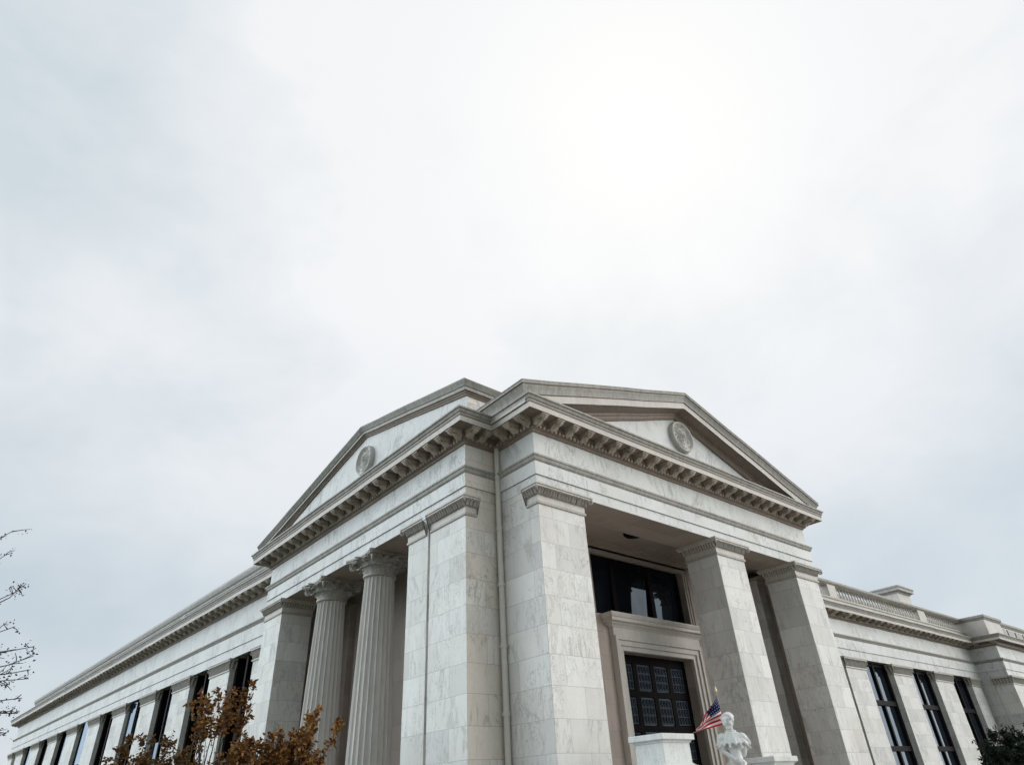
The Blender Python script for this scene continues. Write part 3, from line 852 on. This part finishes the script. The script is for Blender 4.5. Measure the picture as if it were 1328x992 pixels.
edges_ = [(40.7 + 6.15 * i + .13 * i * i) for i in range(-1, 10)]
for i in range(len(edges_) - 1):
    per = edges_[i + 1] - edges_[i]; a = edges_[i]; c = a + per * .475
    sk_children(wing_pilaster(X2, X2 + 1.25, a, c, LA, bld, 'y'))
    if c < YL - 6: sk_children(tall_window('y', X2 + .82, c, edges_[i + 1], -1.19, LA + .02, (4.4, 1.6), bld, .52))
sk_children(wing_pilaster(X2, X2 + 1.25, YE + .1, YE + 1.2, LA, bld, 'y'))
sk_children(tall_window('y', X2 + .82, YE + 1.2, edges_[0], -1.19, LA + .02, (4.4, 1.6), bld, .52))
sk_children(wing_pilaster(X2, X2 + 1.25, YL - 2.6, YL - .02, LA, bld, 'y'))
r = MB(); r.box(X2 + .4, X2 + 14, YE, YL - .3, LC - .3, LC - .1); skew(r.build('roof', [M['roof']], bld))

# ------------------------------------------------------------------ pedestals before the porch
def pedestal(x, y, zt, wx, wy, label):
    o = empty('stone_pedestal', T((x + wx / 2, y + wy / 2, ZG)), label, 'pedestal', 'stone pedestals before the entrance')
    b = MB()
    b.box(x + .10, x + wx - .10, y + .10, y + wy - .10, ZG + .3, zt - .12)
    b.build('die', [M['white_stone']], o, bevel=.012)
    b = MB(); b.box(x, x + wx, y, y + wy, zt - .13, zt); b.sweep(rect(x + .1, x + wx - .1, y + .1, y + wy - .1), [(-.05, zt - .19), (.02, zt - .19), (.03, zt - .16), (.06, zt - .132)], True)
    b.build('cap', [M['white_stone']], o, bevel=.012)
    b = MB(); b.box(x - .1, x + wx + .1, y - .1, y + wy + .1, ZG, zt - .70)
    b.sweep(rect(x, x + wx, y, y + wy), [(-.12, zt - .60), (-.09, zt - .60), (-.05, zt - .64), (.06, zt - .695), (.1, zt - .702)], True)
    b.build('base', [M['white_stone']], o, bevel=.012)
pedestal(13.5, 10.8, 1.18, 1.22, 1.05, 'squat white stone pedestal with a flat cap left of the statue, before the dark door')
pedestal(18.03, 10.8, .70, 1.2, 1.0, 'low white stone pedestal right of the statue, before the middle square pier')

# ------------------------------------------------------------------ statue
def statue():
    bm = bmesh.new()
    def ell(c, r, rot=(0, 0, 0)):
        m = Matrix.Translation(c) @ Matrix.Rotation(rot[2], 4, 'Z') @ Matrix.Rotation(rot[1], 4, 'Y') @ Matrix.Rotation(rot[0], 4, 'X') @ Matrix.Diagonal((*r, 1))
        bmesh.ops.create_icosphere(bm, subdivisions=3, radius=1, matrix=m)
    def cap(p, q, r0, r1, seg=14, flat=1.0):
        p, q = Vector(p), Vector(q); n = 6
        for i in range(n + 1):
            t = i / n; ell(p.lerp(q, t), (r0 + (r1 - r0) * t,) * 2 + ((r0 + (r1 - r0) * t),))
    def cone(p, q, r0, r1, sx=1, sy=1):
        p, q = Vector(p), Vector(q); d = q - p
        m = Matrix.Translation((p + q) / 2) @ d.to_track_quat('Z', 'Y').to_matrix().to_4x4() @ Matrix.Diagonal((sx, sy, 1, 1))
        bmesh.ops.create_cone(bm, cap_ends=True, segments=28, radius1=r0, radius2=r1, depth=d.length, matrix=m)
    # local frame: x to the viewer's right, y away from the viewer, z up
    # skirt and legs
    cone((-.06, 0, 0), (0, 0, 1.80), .50, .155, 1, .82)
    for i in range(13):                                             # deep folds of the skirt
        a = 2 * math.pi * i / 13 + rnd.uniform(-.15, .15); s = rnd.uniform(.88, 1.06)
        cap((.49 * s * math.cos(a) - .06, .40 * s * math.sin(a), .02), (.15 * math.cos(a * 1.03), .125 * math.sin(a), 1.78), .075, .028)
    cap((.14, -.30, .9), (.09, -.14, 1.48), .15, .10)                # knee pushed forward under the cloth
    # torso
    ell((.0, 0, 1.84), (.165, .13, .14)); ell((0, -.01, 1.96), (.20, .145, .15))
    ell((-.085, -.11, 1.93), (.08, .07, .08)); ell((.09, -.11, 1.93), (.08, .07, .08))
    ell((.19, .09, 1.80), (.10, .10, .20)); ell((-.17, .03, 1.84), (.08, .09, .16))     # cloth gathered under the arms
    for i in range(20):                                             # girdle
        a = 2 * math.pi * i / 20; ell((.0 + .165 * math.cos(a), .13 * math.sin(a), 1.785), (.034, .034, .026))
    # shoulders under a short cape with an uneven hem
    ell((-.22, .0, 2.03), (.12, .115, .10)); ell((.22, .02, 2.02), (.12, .12, .10))
    cone((0, .01, 1.89), (0, .015, 2.17), .35, .10, 1, .66)
    for i in range(16):
        an = 2 * math.pi * i / 16 + .1; dn = .06 * (i % 2) + rnd.uniform(-.02, .03)
        cap((.10 * math.cos(an), .07 * math.sin(an) + .01, 2.15), (.36 * math.cos(an), .235 * math.sin(an) + .01, 1.88 - dn), .03, .036)
    cap((.30, .03, 2.0), (.385, .05, 1.90), .06, .03); cap((-.3, .0, 2.0), (-.345, -.03, 1.87), .055, .03)
    # neck and head, turned towards the viewer's left and lifted a little
    cap((0, .02, 2.03), (-.01, .0, 2.23), .085, .075)
    H = Vector((-.015, -.015, 2.38)); yaw = R(-30); pit = R(8)
    mr = Matrix.Rotation(yaw, 3, 'Z') @ Matrix.Rotation(pit, 3, 'X')
    def hp(x, y, z): return H + mr @ Vector((x, y, z))
    ell(H, (.122, .145, .165), (pit, 0, yaw)); ell(hp(0, -.03, -.10), (.085, .10, .09), (pit, 0, yaw))
    ell(hp(0, -.125, -.145), (.042, .035, .035))                       # chin
    cap(hp(0, -.150, .035), hp(0, -.178, -.035), .018, .026)           # nose
    for s in (-1, 1):
        cap(hp(s * .022, -.146, .045), hp(s * .085, -.118, .048), .018, .014)   # brow
        ell(hp(s * .05, -.128, .008), (.021, .015, .013)); ell(hp(s * .07, -.10, -.05), (.04, .035, .04))   # eye, cheek
        ell(hp(s * .125, .01, -.01), (.018, .03, .04))                 # ear
    ell(hp(0, -.150, -.078), (.036, .016, .011)); ell(hp(0, -.146, -.10), (.03, .016, .012))   # lips
    ell(hp(0, .05, .06), (.138, .13, .125), (0, 0, yaw)); ell(hp(0, .17, .0), (.08, .075, .075))   # hair drawn into a knot
    for i in range(9):
        a = R(-80 + 20 * i); cap(hp(.125 * math.sin(a), -.09 + .02 * abs(math.sin(a)), .11 * math.cos(a) + .03), hp(.13 * math.sin(a), .07, .12 * math.cos(a) + .05), .024, .02)
    # arm on the viewer's left: hangs, forearm crosses the belly
    cap((-.25, .0, 2.0), (-.25, -.09, 1.74), .075, .06); cap((-.25, -.09, 1.74), (-.05, -.25, 1.55), .058, .044)
    ell((-.01, -.275, 1.52), (.055, .03, .042), (0, R(35), 0))
    for i in range(4):
        b0 = Vector((.02 + .006 * i, -.29, 1.54 - .026 * i)); L_ = (.085, .10, .095, .075)[i]
        b1 = b0 + Vector((.62, -.1, -.5)).normalized() * L_ * .55; b2 = b1 + Vector((.35, .35, -.85)).normalized() * L_ * .5
        cap(b0, b1, .0155, .0145); cap(b1, b2, .0145, .012)
    cap((-.03, -.295, 1.555), (.04, -.31, 1.59), .018, .014)
    # gathered cloth held by that hand, falling down the front
    for i in range(4): cap((.03 + .03 * i, -.26, 1.50), (.26 + .07 * i, -.32 + .03 * i, .30), .036, .06)
    # arm on the viewer's right: upper arm out, forearm bent back on the hip
    cap((.25, .02, 2.0), (.31, .10, 1.82), .075, .06); cap((.31, .10, 1.82), (.17, .16, 1.70), .055, .045)
    ell((.15, .15, 1.68), (.045, .032, .05))
    for i in range(4): cap((.13 - .01 * i, .15, 1.69 - .02 * i), (.07, .155, 1.67 - .024 * i), .015, .013)
    cap((.16, .15, 1.71), (.12, .155, 1.76), .017, .014)
    me = bpy.data.meshes.new('rough'); bm.to_mesh(me); bm.free()
    o = bpy.data.objects.new('rough', me); COL.objects.link(o)
    rm = o.modifiers.new('r', 'REMESH'); rm.mode = 'VOXEL'; rm.voxel_size = .0115
    sm = o.modifiers.new('s', 'SMOOTH'); sm.factor = .5; sm.iterations = 4
    dg = bpy.context.evaluated_depsgraph_get(); dg.update()
    me2 = bpy.data.meshes.new_from_object(o.evaluated_get(dg))
    bpy.data.objects.remove(o)
    return me2
STL = (15.98 * S, 10.6 * S, .24)
st = empty('statue', (STL[0], STL[1], 0), 'white marble statue of a draped woman, standing before the middle square pier', 'statue')
me = statue(); me.name = 'figure'; me.materials.append(M['white_stone'])
me.polygons.foreach_set('use_smooth', [True] * len(me.polygons))
fg = bpy.data.objects.new('figure', me); COL.objects.link(fg); fg.parent = st; fg.location = (0, 0, .82); fg.rotation_euler.z = R(-50); fg.scale = (.80, .78, .79)
STATUE_H = 1.0
b = MB(); b.box(15.3, 16.7, 9.9, 11.3, ZG, ZG + .4); b.box(15.42, 16.56, 10.03, 11.17, ZG + .4, ZG + .98); b.box(15.36, 16.62, 9.97, 11.23, ZG + .98, ZG + 1.103)
b.build('plinth', [M['white_stone']], st, bevel=.012)

# ------------------------------------------------------------------ flag
fl = empty('flag', T((16.36, 11.05, ZG)), 'small striped flag hanging from a thin pole beside the white statue', 'flag')
def flag():
    FX, FY = 16.36, 11.05
    p = MB(); p.tube([T((FX, FY, ZG)), T((FX, FY, 2.2))], [.014, .012], 8)
    p.tube([T((FX, FY, ZG)), (FX * S, FY * S, .05), (FX * S, FY * S, .10)], [.2, .19, .03], 16)
    p.build('pole', [simple('pole_wood', (.35, .27, .18), .5)], fl)
    p = MB(); p.lathe(FX, FY, [(.012, 2.19), (.03, 2.21), (.034, 2.24), (.012, 2.32), (.002, 2.36)], 10)
    p.build('finial', [simple('gilt', (.6, .5, .3), .35, .6)], fl)
    m, N, bs = new_mat('flag_cloth')
    uv = N.n('ShaderNodeUVMap').outputs[0]; s = N.n('ShaderNodeSeparateXYZ', i0=uv); u, v = s.outputs[0], s.outputs[1]
    stripe = N.math('LESS_THAN', N.math('FRACT', N.math('MULTIPLY', v, 6.5)), .5)
    c = N.mix(stripe, (.64, .57, .56), (.40, .016, .03))
    cant = N.math('MULTIPLY', N.math('LESS_THAN', u, .42), N.math('LESS_THAN', v, 7 / 13))
    fu = N.math('SUBTRACT', N.math('FRACT', N.math('MULTIPLY', u, 6 / .42)), .5); fv = N.math('SUBTRACT', N.math('FRACT', N.math('MULTIPLY', v, 5 * 13 / 7)), .5)
    rr = N.math('ADD', N.math('MULTIPLY', fu, fu), N.math('MULTIPLY', fv, fv))
    cb = N.mix(N.math('LESS_THAN', rr, .03), (.008, .013, .065), (.5, .5, .52))
    c = N.mix(cant, c, cb); N.t.links.new(c, bs.inputs['Base Color']); bs.inputs['Roughness'].default_value = .8; bs.inputs['Specular IOR Level'].default_value = .1
    nu, nv = 48, 30; vs = []; fs = []; uvs = []
    hoist = .70; fly = 1.22
    for i in range(nu + 1):
        for j in range(nv + 1):
            uu, vv = i / nu, j / nv
            # hangs from the pole: the fly sags down and to the viewer's left, in folds that run along the stripes
            drop = .80 * uu * fly * (.62 + .28 * (1 - vv))
            side = uu * fly * .60 * (1.04 - .42 * (1 - vv) * (1 - .3 * uu)) + .05 * math.sin(3.2 * uu)
            z = 2.12 - vv * hoist * (1 - .42 * uu) - drop * .78
            fold = .085 * math.sin(vv * 13 + uu * 4.5) * min(1, uu * 3) + .05 * math.sin(uu * 9 + vv * 2)
            x = FX - side * 1.18 - fold * .5; y = FY + side * .62 * .6 - fold * .9
            vs.append((x, y, z)); uvs.append((uu, vv))
    for i in range(nu):
        for j in range(nv): fs.append((i * (nv + 1) + j, (i + 1) * (nv + 1) + j, (i + 1) * (nv + 1) + j + 1, i * (nv + 1) + j + 1))
    c = MB(); c.add(vs, fs); o = c.build('cloth', [m], fl, smooth=True)
    lay = o.data.uv_layers.new(name='UVMap')
    for l in o.data.loops: lay.data[l.index].uv = uvs[l.vertex_index]
    o.modifiers.new('thick', 'SOLIDIFY').thickness = .003
flag()

# ------------------------------------------------------------------ trees
def curve_pts(a, b, bow, n, rr):
    a, b = Vector(a), Vector(b); d = b - a; L = d.length
    pts = []
    off = Vector((rr.uniform(-1, 1), rr.uniform(-1, 1), rr.uniform(-.2, .8))) * bow * L
    for i in range(n + 1):
        t = i / n; p = a.lerp(b, t) + off * (4 * t * (1 - t)) * .5
        if 0 < i < n: p += Vector((rr.uniform(-1, 1), rr.uniform(-1, 1), rr.uniform(-1, 1))) * L * .015
        pts.append(p)
    return pts
def leaf(mb, p, d, size, rr, wid=.55):
    d = Vector(d).normalized(); a = d.orthogonal().normalized(); a = Matrix.Rotation(rr.uniform(0, 6.28), 3, d) @ a; n = d.cross(a)
    s = size * rr.uniform(.65, 1.25); w = s * wid * .5
    mb.add([p, p + d * s * .35 + a * w + n * w * .3, p + d * s * .7 + a * w * .75 + n * w * .2, p + d * s, p + d * s * .7 - a * w * .75 + n * w * .2, p + d * s * .35 - a * w + n * w * .3],
           [(0, 1, 2, 3), (0, 3, 4, 5)], 0, raw=True)
def tree(name, base, tips, extra, label, cat, bark, leafm, seed, leaf_size, per_tip, spread, trunk_r, group=None, fork=.45, tw=6, wid=.55, thin=()):
    """base (m); TIPS: shoot ends (m) that reach highest; EXTRA: further ends lower in the crown"""
    rr = random.Random(seed); base = Vector(base)
    root = empty(name, base, label, cat, group)
    tips = [Vector(t) for t in tips]; ends = tips + [Vector(t) for t in extra]
    cen = sum(ends, Vector()) / len(ends)
    fk = Vector((base.x * .6 + cen.x * .4, base.y * .6 + cen.y * .4, base.z + (min(t.z for t in ends) - base.z) * fork))
    tk = MB(); cr = MB()
    pts = curve_pts(base, fk, .08, 8, rr); tk.tube(pts, [trunk_r * (1.25 - .5 * i / 8) for i in range(9)], 10)
    limbs = []
    groups = {}
    for e in ends: groups.setdefault(int((math.atan2(e.y - fk.y, e.x - fk.x) + math.pi) / (math.pi / 3)), []).append(e)
    for g in groups.values():
        m = sum(g, Vector()) / len(g); hub = fk.lerp(m, .5) + Vector((0, 0, -.1))
        lp = curve_pts(fk, hub, .15, 5, rr); tk.tube(lp, [trunk_r * .6 * (1 - .4 * i / 5) for i in range(6)], 7)
        for e in g:
            bp = curve_pts(hub, e, .16, 8, rr); L = (e - hub).length; n = len(bp)
            tk.tube(bp, [max(.004, trunk_r * .3 * (1 - .93 * i / (n - 1))) for i in range(n)], 5)
            istip = any((e - t).length < 1e-6 for t in tips)
            for q in range(tw):
                t = rr.uniform(.35, 1.0); k = min(n - 2, int(t * (n - 1))); p = bp[k].lerp(bp[k + 1], t * (n - 1) - k)
                dr = (bp[k + 1] - bp[k]).normalized(); sd = Vector((rr.gauss(0, 1), rr.gauss(0, 1), rr.gauss(.1, .8))).normalized()
                d2 = (dr * .8 + sd).normalized(); l2 = spread * rr.uniform(.4, 1.1) * (1.15 - .5 * t)
                q2 = p + d2 * l2; q2.z = min(q2.z, e.z + .03 if istip else 1e9)
                tp = curve_pts(p, q2, .2, 3, rr); tk.tube(tp, [.0065, .005, .004, .0028], 4)
                for _ in range(per_tip // tw):
                    s = rr.random() ** .7; pp = p.lerp(q2, s) + Vector((rr.gauss(0, 1), rr.gauss(0, 1), rr.gauss(0, 1))) * spread * .10
                    leaf(cr, pp, d2 * .6 + Vector((rr.gauss(0, .7), rr.gauss(0, .7), rr.gauss(-.25, .6))), leaf_size, rr, wid)
            for _ in range(per_tip // 3):
                s = rr.uniform(.45, 1.0); k = min(n - 2, int(s * (n - 1))); pp = bp[k].lerp(bp[k + 1], s * (n - 1) - k) + Vector((rr.gauss(0, 1), rr.gauss(0, 1), rr.gauss(0, 1))) * spread * .12
                leaf(cr, pp, Vector((rr.gauss(0, .7), rr.gauss(0, .7), rr.gauss(.1, .7))), leaf_size, rr, wid)
    for e in thin:                                                    # bare upright shoots with a few small leaves
        e = Vector(e); bp = curve_pts(fk, e, .1, 8, rr); tk.tube(bp, [.016 - .0015 * i for i in range(9)], 5)
        for _ in range(16):
            s = rr.uniform(.4, 1); k = min(7, int(s * 8)); pp = bp[k].lerp(bp[k + 1], s * 8 - k) + Vector((rr.gauss(0, .03), rr.gauss(0, .03), 0))
            leaf(cr, pp, Vector((rr.gauss(0, .7), rr.gauss(0, .7), .6)), leaf_size * .8, rr, .45)
    tk.build('trunk', [bark], root, smooth=True, recalc=False)
    cr.build('crown', [leafm], root, recalc=False)
    return root
def lower(pts, n, seed, dz=(.3, 1.1), sp=.35):
    rr = random.Random(seed); o = []
    for _ in range(n):
        p = rr.choice(pts); o.append((p[0] + rr.gauss(0, sp), p[1] + rr.gauss(0, sp), p[2] - rr.uniform(*dz)))
    return o
TA = [(5.12, 24.01, 2.17), (4.99, 24.34, 1.79), (5.67, 24.5, 2.18), (6.03, 24.73, 2.31), (6.19, 23.91, 2.07), (6.71, 24.08, 1.98), (7.04, 24.3, 1.79), (7.14, 23.49, 1.53), (6.39, 24.01, 2.29), (5.86, 24.46, 1.8), (5.56, 24.83, 1.63), (4.71, 24.25, 1.59), (6.25, 24.21, 1.68)]
TB = [(6.63, 18.39, 2.91), (6.53, 18.75, 2.88), (6.29, 19.14, 2.96), (6.13, 19.51, 2.87), (5.49, 18.92, 2.86), (5.77, 19.15, 2.63), (5.53, 19.53, 2.48), (5.75, 18.68, 2.39), (6.06, 18.9, 2.7), (5.79, 19.3, 2.29), (6.51, 19.38, 2.78), (6.51, 18.59, 2.68)]
TBs = [(5.78, 18.68, 1.1), (5.83, 18.97, 1.82), (6.16, 19.19, 1.5), (5.87, 19.59, 1.44), (5.96, 18.78, 1.22)]
TC = [(7.31, 15.96, 2.01), (7.29, 16.3, 1.92), (7.19, 16.66, 1.71), (6.99, 17.07, 1.66), (6.42, 16.49, 1.41), (6.27, 16.87, 1.55), (6.08, 17.26, 1.43), (7.33, 15.94, 1.02), (7.57, 16.16, .99), (7.14, 16.69, 1.47), (6.82, 17.14, 1.1), (6.09, 16.62, 1.07), (7.3, 16.45, 1.61), (5.96, 17.3, 1.2)]
TD = [(1.01, 11.51, 2.13), (1.06, 11.8, 2.06), (.66, 12.13, 3.1), (.67, 12.43, 3.08), (.29, 11.7, 3.72), (1.08, 11.95, 1.9), (1.12, 12.25, 1.83), (1.06, 11.5, 1.48), (1.09, 11.8, 1.33), (1.07, 12.1, 1.12), (.87, 12.42, 2.24), (.72, 11.68, 2.4)]
TE = [(30.15, 9.28, 1.32), (30.5, 9.17, 1.43), (30.84, 9.09, 1.26), (31.2, 8.91, 1.35), (30.54, 8.48, 1.2), (30.93, 8.19, 1.42), (31.3, 7.96, 1.36), (30.07, 9.54, .92), (30.27, 9.89, .46)]
W = lambda l: [T(p) for p in l]
G = 'autumn trees before the long wing'
tree('autumn_tree', T((5.9, 24.3, ZG)), W(TA), W(lower(TA, 26, 1)), 'rusty brown tree with a broad rounded top, leftmost of the autumn trees', 'tree', M['bark'], M['leaf_olive'], 11, .085, 140, .30, .07, G)
tree('autumn_tree', T((6.1, 19.0, ZG)), W(TB), [], 'slender autumn tree with a tuft of rusty leaves high on thin bare shoots', 'tree', M['bark'], M['leaf_rust'], 12, .085, 96, .20, .05, G, fork=.35, thin=W(TBs))
tree('autumn_tree', T((6.6, 16.9, ZG)), W(TC), W(lower(TC, 34, 2, (.0, .7)) + lower([TC[5], TC[6], TC[11], TC[13]], 14, 5, (-.1, .4), .3)), 'rusty brown tree with a spray of leaves reaching up before the fluted columns', 'tree', M['bark'], M['leaf_rust'], 13, .08, 140, .24, .065, G)
# bare tree whose trunk stands outside the picture
tree('bare_tree', T((-2.6, 11.6, ZG)), W(TD), W(lower([(-.4, 12, 4.2), (-2.6, 12, 5.2), (-3.6, 11, 4.4), (-1, 11.5, 3.4)], 16, 9, (-.2, 1.2), .5) + [(-.4, 12, 4.2), (-1.5, 11.2, 4.8), (-2.6, 12, 5.2), (-3.6, 11, 4.4), (-4.2, 12.2, 3.4), (-2.2, 10.6, 3.6), (-3, 13, 4.0)]),
     'nearly leafless tree whose dark twigs reach in against the sky', 'tree', M['dark_bark'], M['leaf_bud'], 21, .027, 60, .24, .09, tw=12, fork=.6, wid=.6)
tree('evergreen_tree', T((31.3, 8.3, ZG)), W(TE), W(lower(TE, 40, 3, (.1, 1.6), .5)), 'dark green dense evergreen tree before the far wing with tall windows', 'tree', M['bark'], M['leaf_dark'], 31, .11, 200, .30, .08, fork=.3, wid=.4)

# ------------------------------------------------------------------ ground
def ground_mat():
    m, N, b = new_mat('lawn'); pos = N.n('ShaderNodeNewGeometry').outputs['Position']
    f = N.noise(pos, .8, 8, .7); c = N.ramp(f, [(.3, (.02, .03, .012)), (.55, (.045, .06, .022)), (.8, (.075, .075, .035))])
    N.t.links.new(c, b.inputs['Base Color']); b.inputs['Roughness'].default_value = .9
    return m
g = MB(); g.add([(-900, -900, 0), (900, -900, 0), (900, 900, 0), (-900, 900, 0)], [(0, 1, 2, 3)], raw=True)
g.build('ground', [ground_mat()], recalc=False)['kind'] = 'structure'
pm = stone('paving', (.34, .325, .30), (.2, .19, .18), bw=.9, rh=.6, veins=.2)
g = MB(); g.add([(-6, -6, .004), (40, -6, .004), (40, 9.6, .004), (9.2, 9.6, .004), (7.4, 8, .004), (-6, 8, .004)], [tuple(range(6))], raw=True)
g.build('pavement', [pm], recalc=False)['kind'] = 'structure'

# ------------------------------------------------------------------ sky and light
SUN = Vector((.5323, .3145, .786)).normalized()
world = bpy.data.worlds.new('World'); sc.world = world; world.use_nodes = True
nt = world.node_tree
for nd in list(nt.nodes): nt.nodes.remove(nd)
N = NT(nt)
dirv = N.n('ShaderNodeTexCoord').outputs['Generated']
sky = N.n('ShaderNodeTexSky', sky_type='NISHITA', sun_disc=False, sun_elevation=math.asin(SUN.z), sun_rotation=math.atan2(SUN.x, SUN.y))
bg1 = N.n('ShaderNodeBackground', Color=sky.outputs[0], Strength=.10)
GR, GL, BACK_DIM = 5.7, 5.6, .32
sep = N.n('ShaderNodeSeparateXYZ', i0=dirv)
flatv = N.n('ShaderNodeMapping', Vector=dirv, Location=(.3, .1, .6), Scale=(1, 1, 1.5)).outputs[0]
c1 = N.noise(flatv, 1.5, 5, .5, .2); c2 = N.noise(flatv, 3.6, 5, .5, .3)
c3 = N.noise(flatv, 8.5, 6, .6, .6)
cl = N.math('ADD', N.math('ADD', N.math('MULTIPLY', c1, .62), N.math('MULTIPLY', c2, .28)), N.math('MULTIPLY', c3, .10))
dot = N.n('ShaderNodeVectorMath', operation='DOT_PRODUCT', i0=dirv, i1=tuple(SUN)).outputs['Value']
glow = N.ramp(dot, [(.80, 0), (.95, .35), (.985, .8), (1, 1)])
high = N.ramp(sep.outputs[2], [(.0, 0), (.28, .3), (.62, 1)])
hdir = N.n('ShaderNodeVectorMath', operation='NORMALIZE', i0=N.n('ShaderNodeCombineXYZ', i0=sep.outputs[0], i1=sep.outputs[1]).outputs[0]).outputs[0]
fw = N.n('ShaderNodeVectorMath', operation='DOT_PRODUCT', i0=hdir, i1=(.66, .75, 0)).outputs['Value']      # +1 over the building, -1 behind the viewer
sdr = N.n('ShaderNodeVectorMath', operation='DOT_PRODUCT', i0=dirv, i1=(.697, -.697, .17)).outputs['Value']
sdl = N.n('ShaderNodeVectorMath', operation='DOT_PRODUCT', i0=dirv, i1=(-.72, .672, .17)).outputs['Value']
dark_c = N.mix(high, (.56, .64, .70), (.665, .74, .78)); light_c = N.mix(high, (.74, .79, .83), (.935, .95, .965))
mid = N.n('ShaderNodeVectorMath', operation='DOT_PRODUCT', i0=dirv, i1=(.512, .446, .734)).outputs['Value']    # thinnest cloud overhead of the building
thin = N.ramp(mid, [(.62, 0), (.97, 1)])
cl2 = N.math('ADD', N.math('MULTIPLY', N.math('SUBTRACT', cl, .49), 5.2), N.math('ADD', N.math('MULTIPLY', thin, 1.05), .02))
cc = N.mix(N.ramp(cl2, [(0, 0), (1, 1)]), dark_c, light_c)
cc = N.mix(N.math('MULTIPLY', glow, .85), cc, (1.0, .998, .985))
lobe_r = N.ramp(sdr, [(.70, 0), (.92, 1)], 'EASE')                      # bright lobes added out of view on either side to light the two fronts
lobe_l = N.ramp(sdl, [(.70, 0), (.92, 1)], 'EASE')
cc = N.mix(N.math('MULTIPLY', lobe_r, .85), cc, (.80, .785, .757))
back_dim = N.ramp(N.math('MULTIPLY', fw, -1.0), [(.0, 0), (.6, 1)])       # unseen sky behind the viewer dimmed to keep the pier flanks dark
stv = N.math('MULTIPLY', N.math('ADD', 1.0, N.math('ADD', N.math('MULTIPLY', lobe_r, GR), N.math('MULTIPLY', lobe_l, GL))),
             N.math('SUBTRACT', 1.0, N.math('MULTIPLY', back_dim, BACK_DIM)))
bg2 = N.n('ShaderNodeBackground', Color=cc, Strength=stv)
mx = N.n('ShaderNodeMixShader', i0=.93, i1=bg1.outputs[0], i2=bg2.outputs[0])
out = N.n('ShaderNodeOutputWorld'); nt.links.new(mx.outputs[0], out.inputs[0])

sl = bpy.data.lights.new('sun', 'SUN'); sl.energy = .8; sl.angle = R(20); sl.color = (1, .97, .92)
so = bpy.data.objects.new('sun', sl); COL.objects.link(so); so.rotation_euler = SUN.to_track_quat('Z', 'Y').to_euler(); so.location = (0, 0, 40)

# ------------------------------------------------------------------ camera
cam = bpy.data.cameras.new('camera'); co = bpy.data.objects.new('camera', cam); COL.objects.link(co); sc.camera = co
yaw, pit, rol = R(48.649), R(33.037), R(-3.258)
fwd = Vector((math.cos(yaw) * math.cos(pit), math.sin(yaw) * math.cos(pit), math.sin(pit)))
rt = Vector((math.sin(yaw), -math.cos(yaw), 0)); up = rt.cross(fwd)
r2 = rt * math.cos(rol) + up * math.sin(rol); u2 = -rt * math.sin(rol) + up * math.cos(rol)
mat = Matrix((r2, u2, -fwd)).transposed().to_4x4(); mat.translation = (0, 0, CZ)
co.matrix_world = mat
cam.sensor_width = 36; cam.lens = 834.58 / 1328 * 36; cam.clip_start = .1; cam.clip_end = 3000

sc.render.engine = 'CYCLES'
sc.cycles.use_denoising = True
try: sc.cycles.denoiser = 'OPENIMAGEDENOISE'
except Exception: pass
sc.cycles.max_bounces = 6; sc.cycles.diffuse_bounces = 4
sc.view_settings.view_transform = 'Standard'; sc.view_settings.look = 'None'
sc.view_settings.exposure = 0.0; sc.view_settings.gamma = 1.0
sc.render.resolution_x = 1024; sc.render.resolution_y = 764
